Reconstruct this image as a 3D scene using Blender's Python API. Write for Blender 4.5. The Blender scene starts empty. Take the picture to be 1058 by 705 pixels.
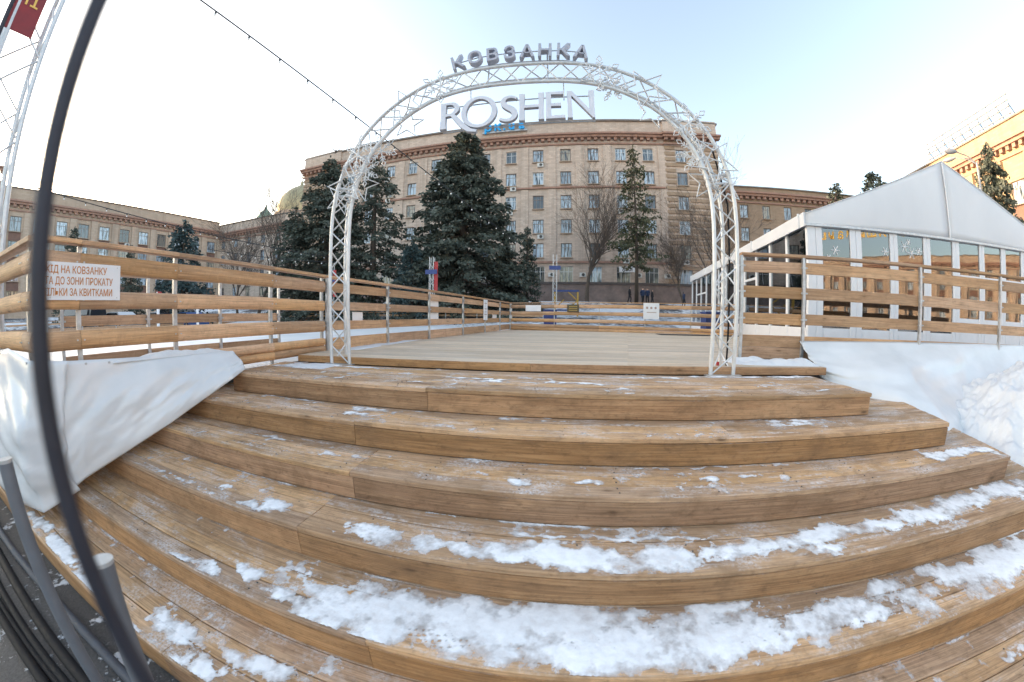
import bpy, math, random
import numpy as np
from mathutils import Vector, Matrix
from mathutils.geometry import tessellate_polygon

# ------------------------------------------------------------------ camera, sky, sun, exposure
scene = bpy.context.scene
COL = scene.collection
CZ = 1.90                                   # eye height above the asphalt; "rel" heights below are relative to it
R = math.radians
cam_d = bpy.data.cameras.new('camera')
cam = bpy.data.objects.new('camera', cam_d); COL.objects.link(cam); scene.camera = cam
yaw, pitch, roll = R(8.3), R(-4.0), R(-0.55)
RM = Matrix.Rotation(yaw, 3, 'Z') @ Matrix.Rotation(pitch, 3, 'X') @ Matrix.Rotation(roll, 3, 'Y')
right, fwd, up = RM @ Vector((1, 0, 0)), RM @ Vector((0, 1, 0)), RM @ Vector((0, 0, 1))
cam.matrix_world = Matrix(((right.x, up.x, -fwd.x, 0), (right.y, up.y, -fwd.y, 0), (right.z, up.z, -fwd.z, CZ), (0, 0, 0, 1)))
# stereographic fisheye lens (7.5 mm on a crop sensor), as a lens polynomial
cam_d.type = 'PANO'
cam_d.sensor_fit = 'HORIZONTAL'
cam_d.sensor_width = 36.0
cam_d.sensor_height = 24.0
cam_d.clip_start = 0.02
cam_d.lens = 12.15
cam_d.dof.use_dof = True
cam_d.dof.focus_distance = 7.0
cam_d.dof.aperture_fstop = 2.1
cam_d.clip_end = 3000
cy = cam_d
cy.panorama_type = 'FISHEYE_LENS_POLYNOMIAL'
cy.fisheye_fov = R(200)
cy.fisheye_polynomial_k0 = 1.62515684e-04
cy.fisheye_polynomial_k1 = -8.24833540e-02
cy.fisheye_polynomial_k2 = 2.05505122e-05
cy.fisheye_polynomial_k3 = 5.04876682e-05
cy.fisheye_polynomial_k4 = -8.74780800e-07

SUN_AZ, SUN_EL = R(-77), R(7)             # azimuth from +Y, clockwise positive
world = bpy.data.worlds.new('World'); scene.world = world; world.use_nodes = True
wn = world.node_tree.nodes; wl = world.node_tree.links
bg = wn['Background']
sky = wn.new('ShaderNodeTexSky'); sky.sky_type = 'NISHITA'; sky.sun_disc = False
sky.sun_elevation = SUN_EL; sky.sun_rotation = SUN_AZ
sky.altitude = 0; sky.air_density = 1.0; sky.dust_density = 2.5; sky.ozone_density = 1.1
hz = wn.new('ShaderNodeHueSaturation'); hz.inputs['Saturation'].default_value = 0.74      # milky winter air, the same all over the sky
wl.new(sky.outputs['Color'], hz.inputs['Color']); wl.new(hz.outputs['Color'], bg.inputs['Color'])
bg.inputs['Strength'].default_value = 0.15
sun_d = bpy.data.lights.new('sun', 'SUN'); sun_d.energy = 2.0; sun_d.angle = R(0.5); sun_d.color = (1.0, 0.70, 0.42)
sun = bpy.data.objects.new('sun', sun_d); COL.objects.link(sun)
to_sun = Vector((math.sin(SUN_AZ) * math.cos(SUN_EL), math.cos(SUN_AZ) * math.cos(SUN_EL), math.sin(SUN_EL)))
sun.rotation_euler = to_sun.to_track_quat('Z', 'Y').to_euler()
sun.location = (-60, 40, 60)
vs = scene.view_settings
vs.view_transform = 'Standard'; vs.look = 'None'; vs.gamma = 1; vs.exposure = 2.58
scene.cycles.max_bounces = 8
scene.cycles.transparent_max_bounces = 12
scene.cycles.use_denoising = True

rng = random.Random(7)
nrng = np.random.default_rng(7)

# ------------------------------------------------------------------ materials
MATS = {}
class NT:
    def __init__(s, name):
        s.m = bpy.data.materials.new(name); s.m.use_nodes = True
        s.t = s.m.node_tree; s.n = s.t.nodes; s.l = s.t.links
        s.p = s.n['Principled BSDF']; s.out = s.n['Material Output']; MATS[name] = s.m
    def new(s, typ, **kw):
        n = s.n.new(typ)
        for k, v in kw.items(): setattr(n, k, v)
        return n
    def link(s, a, b): s.l.new(a, b)
    def val(s, inp, v): s.p.inputs[inp].default_value = v
    def coord(s, kind='Object', scale=(1, 1, 1), rnd=0.0):
        tc = s.new('ShaderNodeTexCoord'); mp = s.new('ShaderNodeMapping')
        mp.inputs['Scale'].default_value = scale
        s.link(tc.outputs[kind], mp.inputs['Vector'])
        if rnd:
            oi = s.new('ShaderNodeObjectInfo'); mul = s.new('ShaderNodeMath', operation='MULTIPLY'); mul.inputs[1].default_value = rnd
            s.link(oi.outputs['Random'], mul.inputs[0]); s.link(mul.outputs[0], mp.inputs['Location'])
        return mp.outputs['Vector']
    def world(s, scale=(1, 1, 1)):
        g = s.new('ShaderNodeNewGeometry'); mp = s.new('ShaderNodeMapping'); mp.inputs['Scale'].default_value = scale
        s.link(g.outputs['Position'], mp.inputs['Vector']); return mp.outputs['Vector']
    def noise(s, vec, scale, detail=4, rough=.55, dist=0.0):
        n = s.new('ShaderNodeTexNoise'); n.inputs['Scale'].default_value = scale; n.inputs['Detail'].default_value = detail
        n.inputs['Roughness'].default_value = rough; n.inputs['Distortion'].default_value = dist
        s.link(vec, n.inputs['Vector']); return n.outputs['Fac']
    def ramp(s, fac, stops):
        r = s.new('ShaderNodeValToRGB'); e = r.color_ramp.elements
        while len(e) > 1: e.remove(e[-1])
        e[0].position, e[0].color = stops[0][0], (*stops[0][1], 1)
        for p, c in stops[1:]:
            k = e.new(p); k.color = (*c, 1)
        s.link(fac, r.inputs['Fac']); return r.outputs['Color']
    def mix(s, fac, a, b, mode='MIX'):
        m = s.new('ShaderNodeMix', data_type='RGBA', blend_type=mode)
        for sock, v in ((m.inputs[0], fac), (m.inputs[6], a), (m.inputs[7], b)):
            if isinstance(v, (int, float)): sock.default_value = v
            elif isinstance(v, tuple): sock.default_value = (*v, 1)
            else: s.link(v, sock)
        return m.outputs[2]
    def math(s, op, a, b=None, clamp=False):
        m = s.new('ShaderNodeMath', operation=op); m.use_clamp = clamp
        for sock, v in ((m.inputs[0], a), (m.inputs[1], b)):
            if v is None: continue
            if isinstance(v, (int, float)): sock.default_value = v
            else: s.link(v, sock)
        return m.outputs[0]
    def maprange(s, v, a, b, c=0, d=1):
        m = s.new('ShaderNodeMapRange'); s.link(v, m.inputs[0])
        for i, x in enumerate((a, b, c, d)): m.inputs[i + 1].default_value = x
        return m.outputs[0]
    def bump(s, h, strength=.3, dist=.01):
        b = s.new('ShaderNodeBump'); b.inputs['Strength'].default_value = strength; b.inputs['Distance'].default_value = dist
        s.link(h, b.inputs['Height']); s.link(b.outputs['Normal'], s.p.inputs['Normal'])
    def base(s, c):
        if isinstance(c, tuple): s.p.inputs['Base Color'].default_value = (*c, 1)
        else: s.link(c, s.p.inputs['Base Color'])

def wood(name, light, mid, dark, frost=0.0, rough=.75, wear=.5, grey=0.0):
    t = NT(name)
    v = t.coord('Object', (1, 1, 1), 40)
    vg = t.coord('Object', (.7, 16, 16), 40)
    g = t.noise(vg, 2.2, 5, .6, .5)
    vr = t.coord('Object', (.35, 4.5, 4.5), 40)
    f = t.math('ADD', t.math('MULTIPLY', g, .45), t.math('MULTIPLY', t.noise(vr, 1.6, 4, .55, 1.2), .55))
    c = t.ramp(f, [(.30, dark), (.47, mid), (.66, light)])
    # per-board tone
    oi = t.new('ShaderNodeObjectInfo')
    tone = t.maprange(oi.outputs['Random'], 0, 1, .70, 1.18)
    hs = t.new('ShaderNodeHueSaturation'); t.link(c, hs.inputs['Color']); t.link(tone, hs.inputs['Value'])
    r2 = t.math('FRACT', t.math('MULTIPLY', oi.outputs['Random'], 7.31)); t.link(t.maprange(r2, 0, 1, .86, 1.10), hs.inputs['Saturation']); t.link(t.maprange(r2, 0, 1, .496, .5015), hs.inputs['Hue'])
    c = hs.outputs['Color']
    # broad stains and weathering
    big = t.noise(v, 2.2, 5, .6)
    c = t.mix(t.maprange(big, .52, .75, 0, wear), c, tuple(x * .55 for x in mid))
    c = t.mix(t.maprange(t.noise(v, 9, 4, .7), .56, .74, 0, wear * .8), c, tuple(x * .6 for x in dark))
    # fine fibre lines
    fib = t.noise(t.coord('Object', (1.1, 70, 70), 40), 2.0, 4, .7)
    c = t.mix(t.maprange(fib, .46, .68, 0, .6), c, tuple(x * .45 for x in dark))
    c = t.mix(t.maprange(fib, .50, .28, 0, .25), c, tuple(min(1, x * 1.25) for x in light))
    # knots: a few small dark eyes with a paler halo
    vk = t.coord('Object', (2.6, 9, 9), 40)
    vo = t.new('ShaderNodeTexVoronoi', feature='F1'); vo.inputs['Scale'].default_value = 1.0; vo.inputs['Randomness'].default_value = 1
    t.link(vk, vo.inputs['Vector'])
    sepk = t.new('ShaderNodeSeparateColor'); t.link(vo.outputs['Color'], sepk.inputs[0])
    some = t.maprange(sepk.outputs[0], .62, .66)
    kn = t.math('MULTIPLY', t.maprange(vo.outputs['Distance'], .05, .13, 1, 0), some)
    ring = t.math('MULTIPLY', t.maprange(vo.outputs['Distance'], .10, .34, 1, 0), some)
    c = t.mix(t.math('MULTIPLY', ring, .35), c, tuple(x * .7 for x in dark))
    c = t.mix(t.math('MULTIPLY', kn, .8), c, tuple(x * .35 for x in dark))
    # scuffs and damp marks in room space, running over neighbouring boards
    damp = t.noise(t.world((.8, 1.4, 1.2)), 2.6, 6, .7, .6)
    c = t.mix(t.maprange(damp, .50, .68, 0, wear), c, tuple(x * .46 for x in mid))
    grime = t.noise(t.world((1.0, 2.2, 2.2)), 11, 6, .75, .3)
    c = t.mix(t.maprange(grime, .54, .70, 0, wear * .9), c, tuple(x * .40 for x in dark))
    pale = t.noise(t.world((.5, 3.0, 2.0)), 5.0, 5, .7, .2)
    c = t.mix(t.maprange(pale, .55, .72, 0, wear * .6), c, tuple(min(1, x * 1.3) for x in light))
    if grey:
        c = t.mix(t.maprange(t.noise(t.world((.5, 3, 3)), 1.3, 4), .3, .65, grey * .4, grey), c, (.60, .51, .41))
    if frost:
        geo = t.new('ShaderNodeNewGeometry'); sep = t.new('ShaderNodeSeparateXYZ'); t.link(geo.outputs['Normal'], sep.inputs[0])
        upf = t.maprange(sep.outputs['Z'], .35, .8)
        fr = t.math('MULTIPLY', t.maprange(t.noise(t.world((1, 1.8, 1)), 2.1, 6, .68, .4), .50, .68),
                    t.maprange(t.noise(t.world(), 55, 4, .75), .40, .64))
        fr2 = t.math('MULTIPLY', t.maprange(t.noise(t.world((.6, 5, 1)), 2.4, 5, .6), .56, .70),
                     t.maprange(t.noise(t.world(), 30, 4, .7), .40, .65))
        fr = t.math('MULTIPLY', t.math('MULTIPLY', t.math('MAXIMUM', fr, fr2), upf), frost, True)
        c = t.mix(fr, c, (.74, .76, .80))
    t.base(c)
    t.val('Roughness', rough)
    t.bump(t.math('ADD', g, t.math('MULTIPLY', kn, -.4)), .35, .004)
    return t.m

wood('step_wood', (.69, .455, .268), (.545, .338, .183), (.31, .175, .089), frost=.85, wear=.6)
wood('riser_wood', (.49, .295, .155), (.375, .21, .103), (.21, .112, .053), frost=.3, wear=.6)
wood('rail_wood', (.72, .45, .25), (.61, .36, .185), (.39, .215, .105), wear=.36, rough=.6)
wood('fence_wood', (.63, .395, .225), (.52, .305, .16), (.32, .178, .088), wear=.38, rough=.7)
wood('deck_wood', (.70, .56, .41), (.60, .465, .33), (.33, .245, .17), frost=.25, wear=.3, grey=.45)

def simple(name, col, rough=.6, metal=0.0, var=0.0, scale=6, bump=0.0, rnd=0.0, spec=None, stretch=(1, 1, 1)):
    t = NT(name); t.val('Roughness', rough); t.val('Metallic', metal)
    if spec is not None: t.val('Specular IOR Level', spec)
    if var or bump:
        n = t.noise(t.coord('Object', stretch, 30), scale, 5, .6)
        if var: t.base(t.ramp(n, [(.3, tuple(c * (1 - var) for c in col)), (.7, tuple(min(1, c * (1 + var * .6)) for c in col))]))
        else: t.base(col)
        if bump: t.bump(n, bump, .02)
        t.link(t.maprange(n, .3, .7, rough * .85, min(1, rough * 1.15)), t.p.inputs['Roughness'])
    else: t.base(col)
    return t.m
simple('galvanised', (.52, .54, .56), .42, .65, .25, 14)
simple('truss_alu', (.66, .67, .68), .42, .35, .15, 10)
simple('wire_white', (.72, .73, .74), .45, .2)
simple('dark_steel', (.034, .036, .050), .5, .2, .35, 9, .2)
simple('grey_pipe', (.17, .185, .21), .6, .2, .2, 5)
simple('pipe_cap', (.46, .47, .47), .6, .1, .2, 20)
simple('black_cable', (.014, .014, .016), .7, 0, .4, 25, spec=.2)
simple('grey_hose', (.07, .078, .095), .65, 0, .3, 12, spec=.25)
simple('string_cable', (.02, .02, .022), .6)
simple('bulb_glass', (.85, .85, .82), .15)
simple('bulb_dark', (.03, .03, .03), .5)
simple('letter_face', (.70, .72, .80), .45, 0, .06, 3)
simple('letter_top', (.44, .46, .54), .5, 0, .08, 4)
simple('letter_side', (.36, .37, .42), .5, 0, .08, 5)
simple('sign_white', (.78, .78, .80), .4, 0, .05, 3)
simple('sign_text', (.52, .19, .035), .5)
simple('text_grey', (.42, .30, .26), .6)
simple('sign_dark', (.09, .065, .03), .5, 0, .3, 30)
simple('sign_gold', (.42, .28, .07), .5)
simple('blue_paint', (.035, .06, .20), .5, 0, .15, 8)
simple('blue_letter', (.02, .36, .78), .4)
simple('red_paint', (.42, .035, .04), .5, 0, .2, 5)
simple('dark_red', (.24, .028, .035), .6, 0, .25, 3)
simple('yellow_text', (.80, .52, .12), .5)
simple('yellow_paint', (.50, .30, .05), .5, 0, .2, 6)
simple('white_frame', (.74, .75, .78), .38, 0, .05, 4)
simple('bark', (.085, .068, .055), .9, 0, .35, 8, .5, stretch=(3, 3, .6))
simple('bare_twig', (.12, .095, .08), .9, 0, .3, 5)
simple('cornice', (.36, .215, .165), .8, 0, .25, 2)
simple('granite', (.215, .165, .15), .7, 0, .35, 1.2)
simple('granite_dark', (.10, .085, .082), .7, 0, .25, 2)
simple('spandrel', (.20, .115, .09), .8, 0, .25, 2)
simple('roof_metal', (.22, .19, .17), .7, 0, .3, 1)
simple('window_frame', (.22, .17, .15), .6)
simple('window_frame_white', (.66, .67, .68), .5)
simple('ac_white', (.62, .62, .60), .5, 0, .1, 3)
simple('ac_dark', (.06, .06, .06), .6)
simple('gold', (.42, .36, .22), .55, .3, .25, 1.2)
simple('green_copper', (.22, .32, .26), .6, 0, .3, 1)
simple('lamp_head', (.30, .31, .33), .5, .3)
simple('coat_black', (.012, .013, .018), .85)
simple('coat_navy', (.015, .03, .075), .8)
simple('skin', (.50, .30, .22), .6)
simple('rubber', (.02, .02, .02), .8)
simple('car_silver', (.50, .52, .54), .3, .5)
simple('car_dark', (.03, .035, .045), .3, .3)
simple('car_blue', (.04, .10, .26), .3, .3)
simple('car_glass', (.02, .025, .03), .08)
simple('rim', (.45, .45, .46), .35, .7)
simple('dark_mat', (.025, .027, .03), .9, 0, .3, 20)
simple('interior', (.42, .42, .42), .9, 0, .2, 1)
simple('teal_fridge', (.02, .09, .085), .4)
simple('cable_orange', (.55, .20, .05), .5)

def brick(name, c1, c2, mortar, sc=1.0):
    t = NT(name)
    v = t.coord('Object', (1, 1, 1), 0)
    # facade plane is local X (along) / Z (up); sides use Y
    sep = t.new('ShaderNodeSeparateXYZ'); t.link(v, sep.inputs[0])
    comb = t.new('ShaderNodeCombineXYZ')
    t.link(t.math('ADD', sep.outputs['X'], sep.outputs['Y']), comb.inputs['X']); t.link(sep.outputs['Z'], comb.inputs['Y'])
    b = t.new('ShaderNodeTexBrick'); b.inputs['Scale'].default_value = sc
    b.inputs['Brick Width'].default_value = .62; b.inputs['Row Height'].default_value = .24; b.inputs['Mortar Size'].default_value = .014
    b.inputs['Bias'].default_value = 0
    b.inputs['Color1'].default_value = (*c1, 1); b.inputs['Color2'].default_value = (*c2, 1); b.inputs['Mortar'].default_value = (*mortar, 1)
    t.link(comb.outputs[0], b.inputs['Vector'])
    big = t.noise(v, .12, 5, .65)
    c = t.mix(t.maprange(big, .45, .7, 0, .35), b.outputs['Color'], tuple(x * .62 for x in c2))
    streak = t.noise(t.coord('Object', (1.2, 1.2, .06)), 1.0, 4)
    c = t.mix(t.maprange(streak, .50, .72, 0, .42), c, tuple(x * .5 for x in c2))
    t.base(c); t.val('Roughness', .85)
    t.bump(b.outputs['Fac'], -.25, .02)
    return t.m
brick('brick_beige', (.64, .525, .445), (.51, .405, .335), (.41, .335, .285))
brick('brick_tan', (.52, .405, .315), (.45, .34, .26), (.40, .315, .25))
brick('brick_sand', (.46, .345, .22), (.39, .285, .175), (.33, .25, .165))
brick('brick_brown', (.40, .29, .205), (.34, .245, .17), (.30, .225, .165))

def pane_mat(name, curtain_sheen):
    t = NT(name)
    oi = t.new('ShaderNodeObjectInfo')
    v = t.coord('Object', (1, 1, 1), 20)
    n = t.noise(t.coord('Object', (3.2, 1, .35), 20), 1.6, 2)
    fac = t.math('MULTIPLY', t.maprange(oi.outputs['Random'], .0, .5), t.maprange(n, .40, .52), True)
    t.base(t.mix(fac, (.045, .06, .075), curtain_sheen)); t.val('Roughness', .06); t.val('Specular IOR Level', .9)
    w = t.noise(v, .9, 2); t.bump(w, .05, .05)
    return t.m
pane_mat('window_pane', (.48, .59, .70))  # pale blue paints curtains and mirrored sky into the pane colour
pane_mat('window_pane_warm', (.42, .38, .30))

def glass_mat():
    t = NT('pavilion_glass')
    tr = t.new('ShaderNodeBsdfTransparent'); tr.inputs['Color'].default_value = (.72, .77, .80, 1)
    gl = t.new('ShaderNodeBsdfGlossy'); gl.inputs['Roughness'].default_value = .015; gl.inputs['Color'].default_value = (.95, .97, 1, 1)
    lw = t.new('ShaderNodeFresnel'); lw.inputs['IOR'].default_value = 1.9
    wv = t.noise(t.coord('Object'), .7, 2); b = t.new('ShaderNodeBump'); b.inputs['Strength'].default_value = .05; b.inputs['Distance'].default_value = .06
    t.link(wv, b.inputs['Height']); t.link(b.outputs[0], gl.inputs['Normal'])
    f = t.math('MULTIPLY', lw.outputs[0], 1.75, True)
    mx = t.new('ShaderNodeMixShader'); t.link(f, mx.inputs[0]); t.link(tr.outputs[0], mx.inputs[1]); t.link(gl.outputs[0], mx.inputs[2])
    t.link(mx.outputs[0], t.out.inputs['Surface'])
glass_mat()

def tarp_mat():
    t = NT('tarp'); t.val('Roughness', .27)
    n = t.noise(t.world((1, 1, 1)), 1.7, 5); t.base(t.ramp(n, [(.35, (.62, .645, .67)), (.65, (.71, .73, .755))]))
    t.bump(t.noise(t.world((1.3, 1, 2)), 2.0, 2, .5), .18, .05)
tarp_mat()
def tent_mat():
    t = NT('tent_fabric'); t.val('Roughness', .55)
    n = t.noise(t.coord('Object', (1, 1, .5)), .8, 5); t.base(t.ramp(n, [(.3, (.72, .735, .765)), (.7, (.80, .81, .835))]))
    t.bump(n, .25, .06)
    tl = t.new('ShaderNodeBsdfTranslucent'); tl.inputs['Color'].default_value = (.70, .72, .75, 1)
    mx = t.new('ShaderNodeMixShader'); mx.inputs[0].default_value = .10
    t.link(t.p.outputs[0], mx.inputs[1]); t.link(tl.outputs[0], mx.inputs[2]); t.link(mx.outputs[0], t.out.inputs['Surface'])
tent_mat()
def snow_mat(name, dirty=0.0):
    t = NT(name); t.val('Roughness', .6); t.val('Specular IOR Level', .3)
    n = t.noise(t.world(), 3.5, 6, .6); n2 = t.noise(t.world(), 60, 4, .6)
    c = t.ramp(n, [(.3, (.60, .62, .66)), (.65, (.72, .735, .755))])
    t.base(c); t.bump(t.math('ADD', n2, t.math('MULTIPLY', n, 2)), .5, .012)
snow_mat('snow')
def trampled_mat():
    t = NT('snow_trampled'); t.val('Roughness', .65); t.val('Specular IOR Level', .3)
    at = t.new('ShaderNodeAttribute', attribute_name='cover'); cov = at.outputs['Fac']
    n = t.noise(t.world(), 4, 6, .65); n2 = t.noise(t.world(), 90, 4, .65); n3 = t.noise(t.world((1, 1, 1)), 18, 4, .6)
    c = t.ramp(t.math('ADD', t.math('MULTIPLY', n, .6), t.math('MULTIPLY', n3, .4)), [(.32, (.62, .60, .60)), (.5, (.84, .85, .87)), (.60, (.93, .94, .96))])
    t.base(c); t.bump(t.math('ADD', n2, t.math('MULTIPLY', n3, 2)), .45, .005)
    f = t.math('ADD', cov, t.math('ADD', t.math('MULTIPLY', t.math('SUBTRACT', n2, .5), .55), t.math('MULTIPLY', t.math('SUBTRACT', n3, .5), .5)))
    al = t.math('MULTIPLY', t.maprange(f, -.02, .08), t.maprange(t.math('ADD', cov, t.math('MULTIPLY', t.math('SUBTRACT', n, .5), 1.6)), -.05, .55, .30, 1.0))
    t.link(al, t.p.inputs['Alpha'])
trampled_mat()
def ice_mat():
    t = NT('ice'); n = t.noise(t.world(), .35, 6, .6)
    t.base(t.ramp(n, [(.35, (.62, .67, .72)), (.6, (.80, .83, .86))])); t.val('Roughness', .35); t.bump(t.noise(t.world(), 12, 4), .1, .01)
ice_mat()
def ground_mat():
    t = NT('ground'); n = t.noise(t.world(), .16, 6, .6); n2 = t.noise(t.world(), 2.3, 6, .65); n3 = t.noise(t.world(), 40, 3, .6)
    m = t.maprange(t.math('ADD', t.math('MULTIPLY', n, .6), t.math('MULTIPLY', n2, .4)), .44, .53)
    asp = t.ramp(n3, [(.3, (.022, .023, .026)), (.7, (.065, .066, .07))])
    t.base(t.mix(m, asp, (.72, .74, .77))); t.val('Roughness', .75); t.bump(t.math('ADD', n3, t.math('MULTIPLY', n2, 3)), .4, .02)
ground_mat()
def needle_mat(name, a, b, c):
    t = NT(name); n = t.noise(t.world(), .9, 4, .6)
    t.base(t.ramp(n, [(.28, a), (.5, b), (.72, c)])); t.val('Roughness', .85); t.val('Specular IOR Level', .06)
needle_mat('spruce_needles', (.050, .063, .052), (.092, .108, .090), (.16, .175, .15))
needle_mat('blue_needles', (.034, .055, .056), (.060, .088, .090), (.11, .14, .14))
needle_mat('fir_needles', (.055, .062, .040), (.090, .098, .064), (.145, .148, .10))

# ------------------------------------------------------------------ builders
class MB:
    """collects geometry of ONE mesh object"""
    def __init__(s): s.v = []; s.f = []; s.mi = []
    def add(s, vs, fs, mi=0):
        o = len(s.v); s.v += [tuple(x) for x in vs]; s.f += [tuple(i + o for i in f) for f in fs]; s.mi += [mi] * len(fs)
    def box(s, lo, hi, mi=0):
        x0, y0, z0 = lo; x1, y1, z1 = hi
        s.add([(x0, y0, z0), (x1, y0, z0), (x1, y1, z0), (x0, y1, z0), (x0, y0, z1), (x1, y0, z1), (x1, y1, z1), (x0, y1, z1)],
              [(0, 3, 2, 1), (4, 5, 6, 7), (0, 1, 5, 4), (1, 2, 6, 5), (2, 3, 7, 6), (3, 0, 4, 7)], mi)
    def tube(s, pts, r, n=8, cap=True, mi=0, closed=False):
        pts = [Vector(p) for p in pts]; k = len(pts)
        rr = r if isinstance(r, (list, tuple)) else [r] * k
        o = len(s.v); prev = None
        for i, p in enumerate(pts):
            if closed: t = (pts[(i + 1) % k] - pts[i - 1])
            else: t = (pts[min(i + 1, k - 1)] - pts[max(i - 1, 0)])
            t.normalize()
            if prev is None:
                a = Vector((0, 0, 1)) if abs(t.z) < .9 else Vector((1, 0, 0))
                u = t.cross(a).normalized()
            else:
                u = (prev - t * prev.dot(t))
                u = u.normalized() if u.length > 1e-6 else t.orthogonal().normalized()
            prev = u; w = t.cross(u)
            for j in range(n):
                a = 2 * math.pi * j / n
                s.v.append(tuple(p + (u * math.cos(a) + w * math.sin(a)) * rr[i]))
        for i in range(k if closed else k - 1):
            for j in range(n):
                a, b = o + i * n + j, o + i * n + (j + 1) % n
                i2 = (i + 1) % k
                c, d = o + i2 * n + (j + 1) % n, o + i2 * n + j
                s.f.append((a, b, c, d)); s.mi.append(mi)
        if cap and not closed:
            s.f.append(tuple(o + j for j in reversed(range(n)))); s.mi.append(mi)
            s.f.append(tuple(o + (k - 1) * n + j for j in range(n))); s.mi.append(mi)
    def prism(s, outer, holes, d0, d1, mapf, mi_face=0, mi_side=0):
        """2-D outline with holes, extruded from depth d0 (front) to d1; mapf(x, y, d) -> 3-D"""
        loops = [outer] + list(holes)
        tri = tessellate_polygon([[Vector((x, y, 0)) for x, y in lp] for lp in loops])
        flat = [p for lp in loops for p in lp]; n = len(flat)
        vs_ = [mapf(x, y, d0) for x, y in flat] + [mapf(x, y, d1) for x, y in flat]
        s.add(vs_, [t for t in tri], mi_face)
        o = len(s.v) - 2 * n
        for t in tri: s.f.append(tuple(o + n + i for i in reversed(t))); s.mi.append(mi_face)
        b = 0
        for lp in loops:
            m = len(lp)
            for i in range(m):
                j = (i + 1) % m
                s.f.append((o + b + i, o + b + j, o + n + b + j, o + n + b + i)); s.mi.append(mi_side)
            b += m
    def data(s, name, mats, smooth=False):
        me = bpy.data.meshes.new(name); me.from_pydata(s.v, [], s.f)
        for m in ([mats] if isinstance(mats, str) else mats): me.materials.append(MATS[m])
        if any(s.mi): me.polygons.foreach_set('material_index', s.mi)
        if smooth: me.polygons.foreach_set('use_smooth', [True] * len(me.polygons))
        me.update(); return me
    def build(s, name, mats, parent=None, loc=(0, 0, 0), rot=(0, 0, 0), smooth=False):
        return ob(name, s.data(name, mats, smooth), parent, loc, rot)

def ob(name, data, parent=None, loc=(0, 0, 0), rot=(0, 0, 0)):
    o = bpy.data.objects.new(name, data); COL.objects.link(o)
    o.location = loc; o.rotation_euler = rot
    if parent is not None: o.parent = parent
    return o
def tag(o, label=None, cat=None, group=None, kind=None):
    if label: o['label'] = label
    if cat: o['category'] = cat
    if group: o['group'] = group
    if kind: o['kind'] = kind
    return o
def thing(name, label, cat, loc=(0, 0, 0), rz=0, group=None):
    return tag(ob(name, None, None, loc, (0, 0, rz)), label, cat, group)
def copy_tree(o, parent=None):
    c = o.copy(); COL.objects.link(c); c.parent = parent
    for ch in o.children: copy_tree(ch, c)
    return c
def autosmooth(o, ang=40):
    me = o.data
    me.polygons.foreach_set('use_smooth', [True] * len(me.polygons))
    try: me.set_sharp_from_angle(angle=R(ang))
    except Exception: pass
    return o

def section(w, t, prof):
    """cross-section in (across=y, thick=z); board lies with its face up (+z)"""
    if prof == 'flat':
        c = min(.005, t * .2)
        return [(-w/2 + c, -t/2), (w/2 - c, -t/2), (w/2, -t/2 + c), (w/2, t/2 - c), (w/2 - c, t/2), (-w/2 + c, t/2), (-w/2, t/2 - c), (-w/2, -t/2 + c)]
    if prof == 'log':                      # half-round face
        pts = [(-w/2, -t/2), (w/2, -t/2)]
        for k in range(9):
            a = math.pi * k / 8
            pts.append((w/2 * math.cos(a), -t/2 + t * .35 + t * .65 * math.sin(a)))
        return pts
def beam(name, p0, p1, w, t, mat, parent=None, face=(0, 0, 1), prof='flat', skew=0.0):
    """straight board from p0 to p1; its broad face looks along `face`"""
    p0, p1 = Vector(p0), Vector(p1); L = (p1 - p0).length
    x = (p1 - p0).normalized(); z = Vector(face); z = (z - x * z.dot(x)).normalized(); y = z.cross(x)
    sec = section(w, t, prof); n = len(sec)
    vs_ = [(-L/2, a, b) for a, b in sec] + [(L/2 + skew * a, a, b) for a, b in sec]
    fs = [tuple(range(n - 1, -1, -1)), tuple(range(n, 2 * n))] + [(i, (i + 1) % n, n + (i + 1) % n, n + i) for i in range(n)]
    m = MB(); m.add(vs_, fs)
    o = ob(name, m.data(name, mat), parent)
    mw = Matrix(((x.x, y.x, z.x, 0), (x.y, y.y, z.y, 0), (x.z, y.z, z.z, 0), (0, 0, 0, 1)))
    c = (p0 + p1) / 2
    mw.translation = c
    if parent is not None: mw = Matrix.Translation(-Vector(parent.location)) @ mw if tuple(parent.rotation_euler) == (0, 0, 0) else parent_mat(parent).inverted() @ mw
    o.matrix_local = mw
    if prof == 'log': autosmooth(o, 35)
    return o
def parent_mat(p): return Matrix.Translation(p.location) @ p.rotation_euler.to_matrix().to_4x4()

def text_mesh(txt, size, depth, bold=0.0, align='LEFT'):
    cu = bpy.data.curves.new('text', 'FONT'); cu.body = txt; cu.size = size; cu.extrude = depth; cu.align_x = align; cu.offset = bold
    cu.resolution_u = 3
    o = bpy.data.objects.new('text', cu); COL.objects.link(o)
    bpy.context.view_layer.update()
    dg = bpy.context.evaluated_depsgraph_get()
    me = bpy.data.meshes.new_from_object(o.evaluated_get(dg))
    bpy.data.objects.remove(o); bpy.data.curves.remove(cu)
    return me

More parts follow.
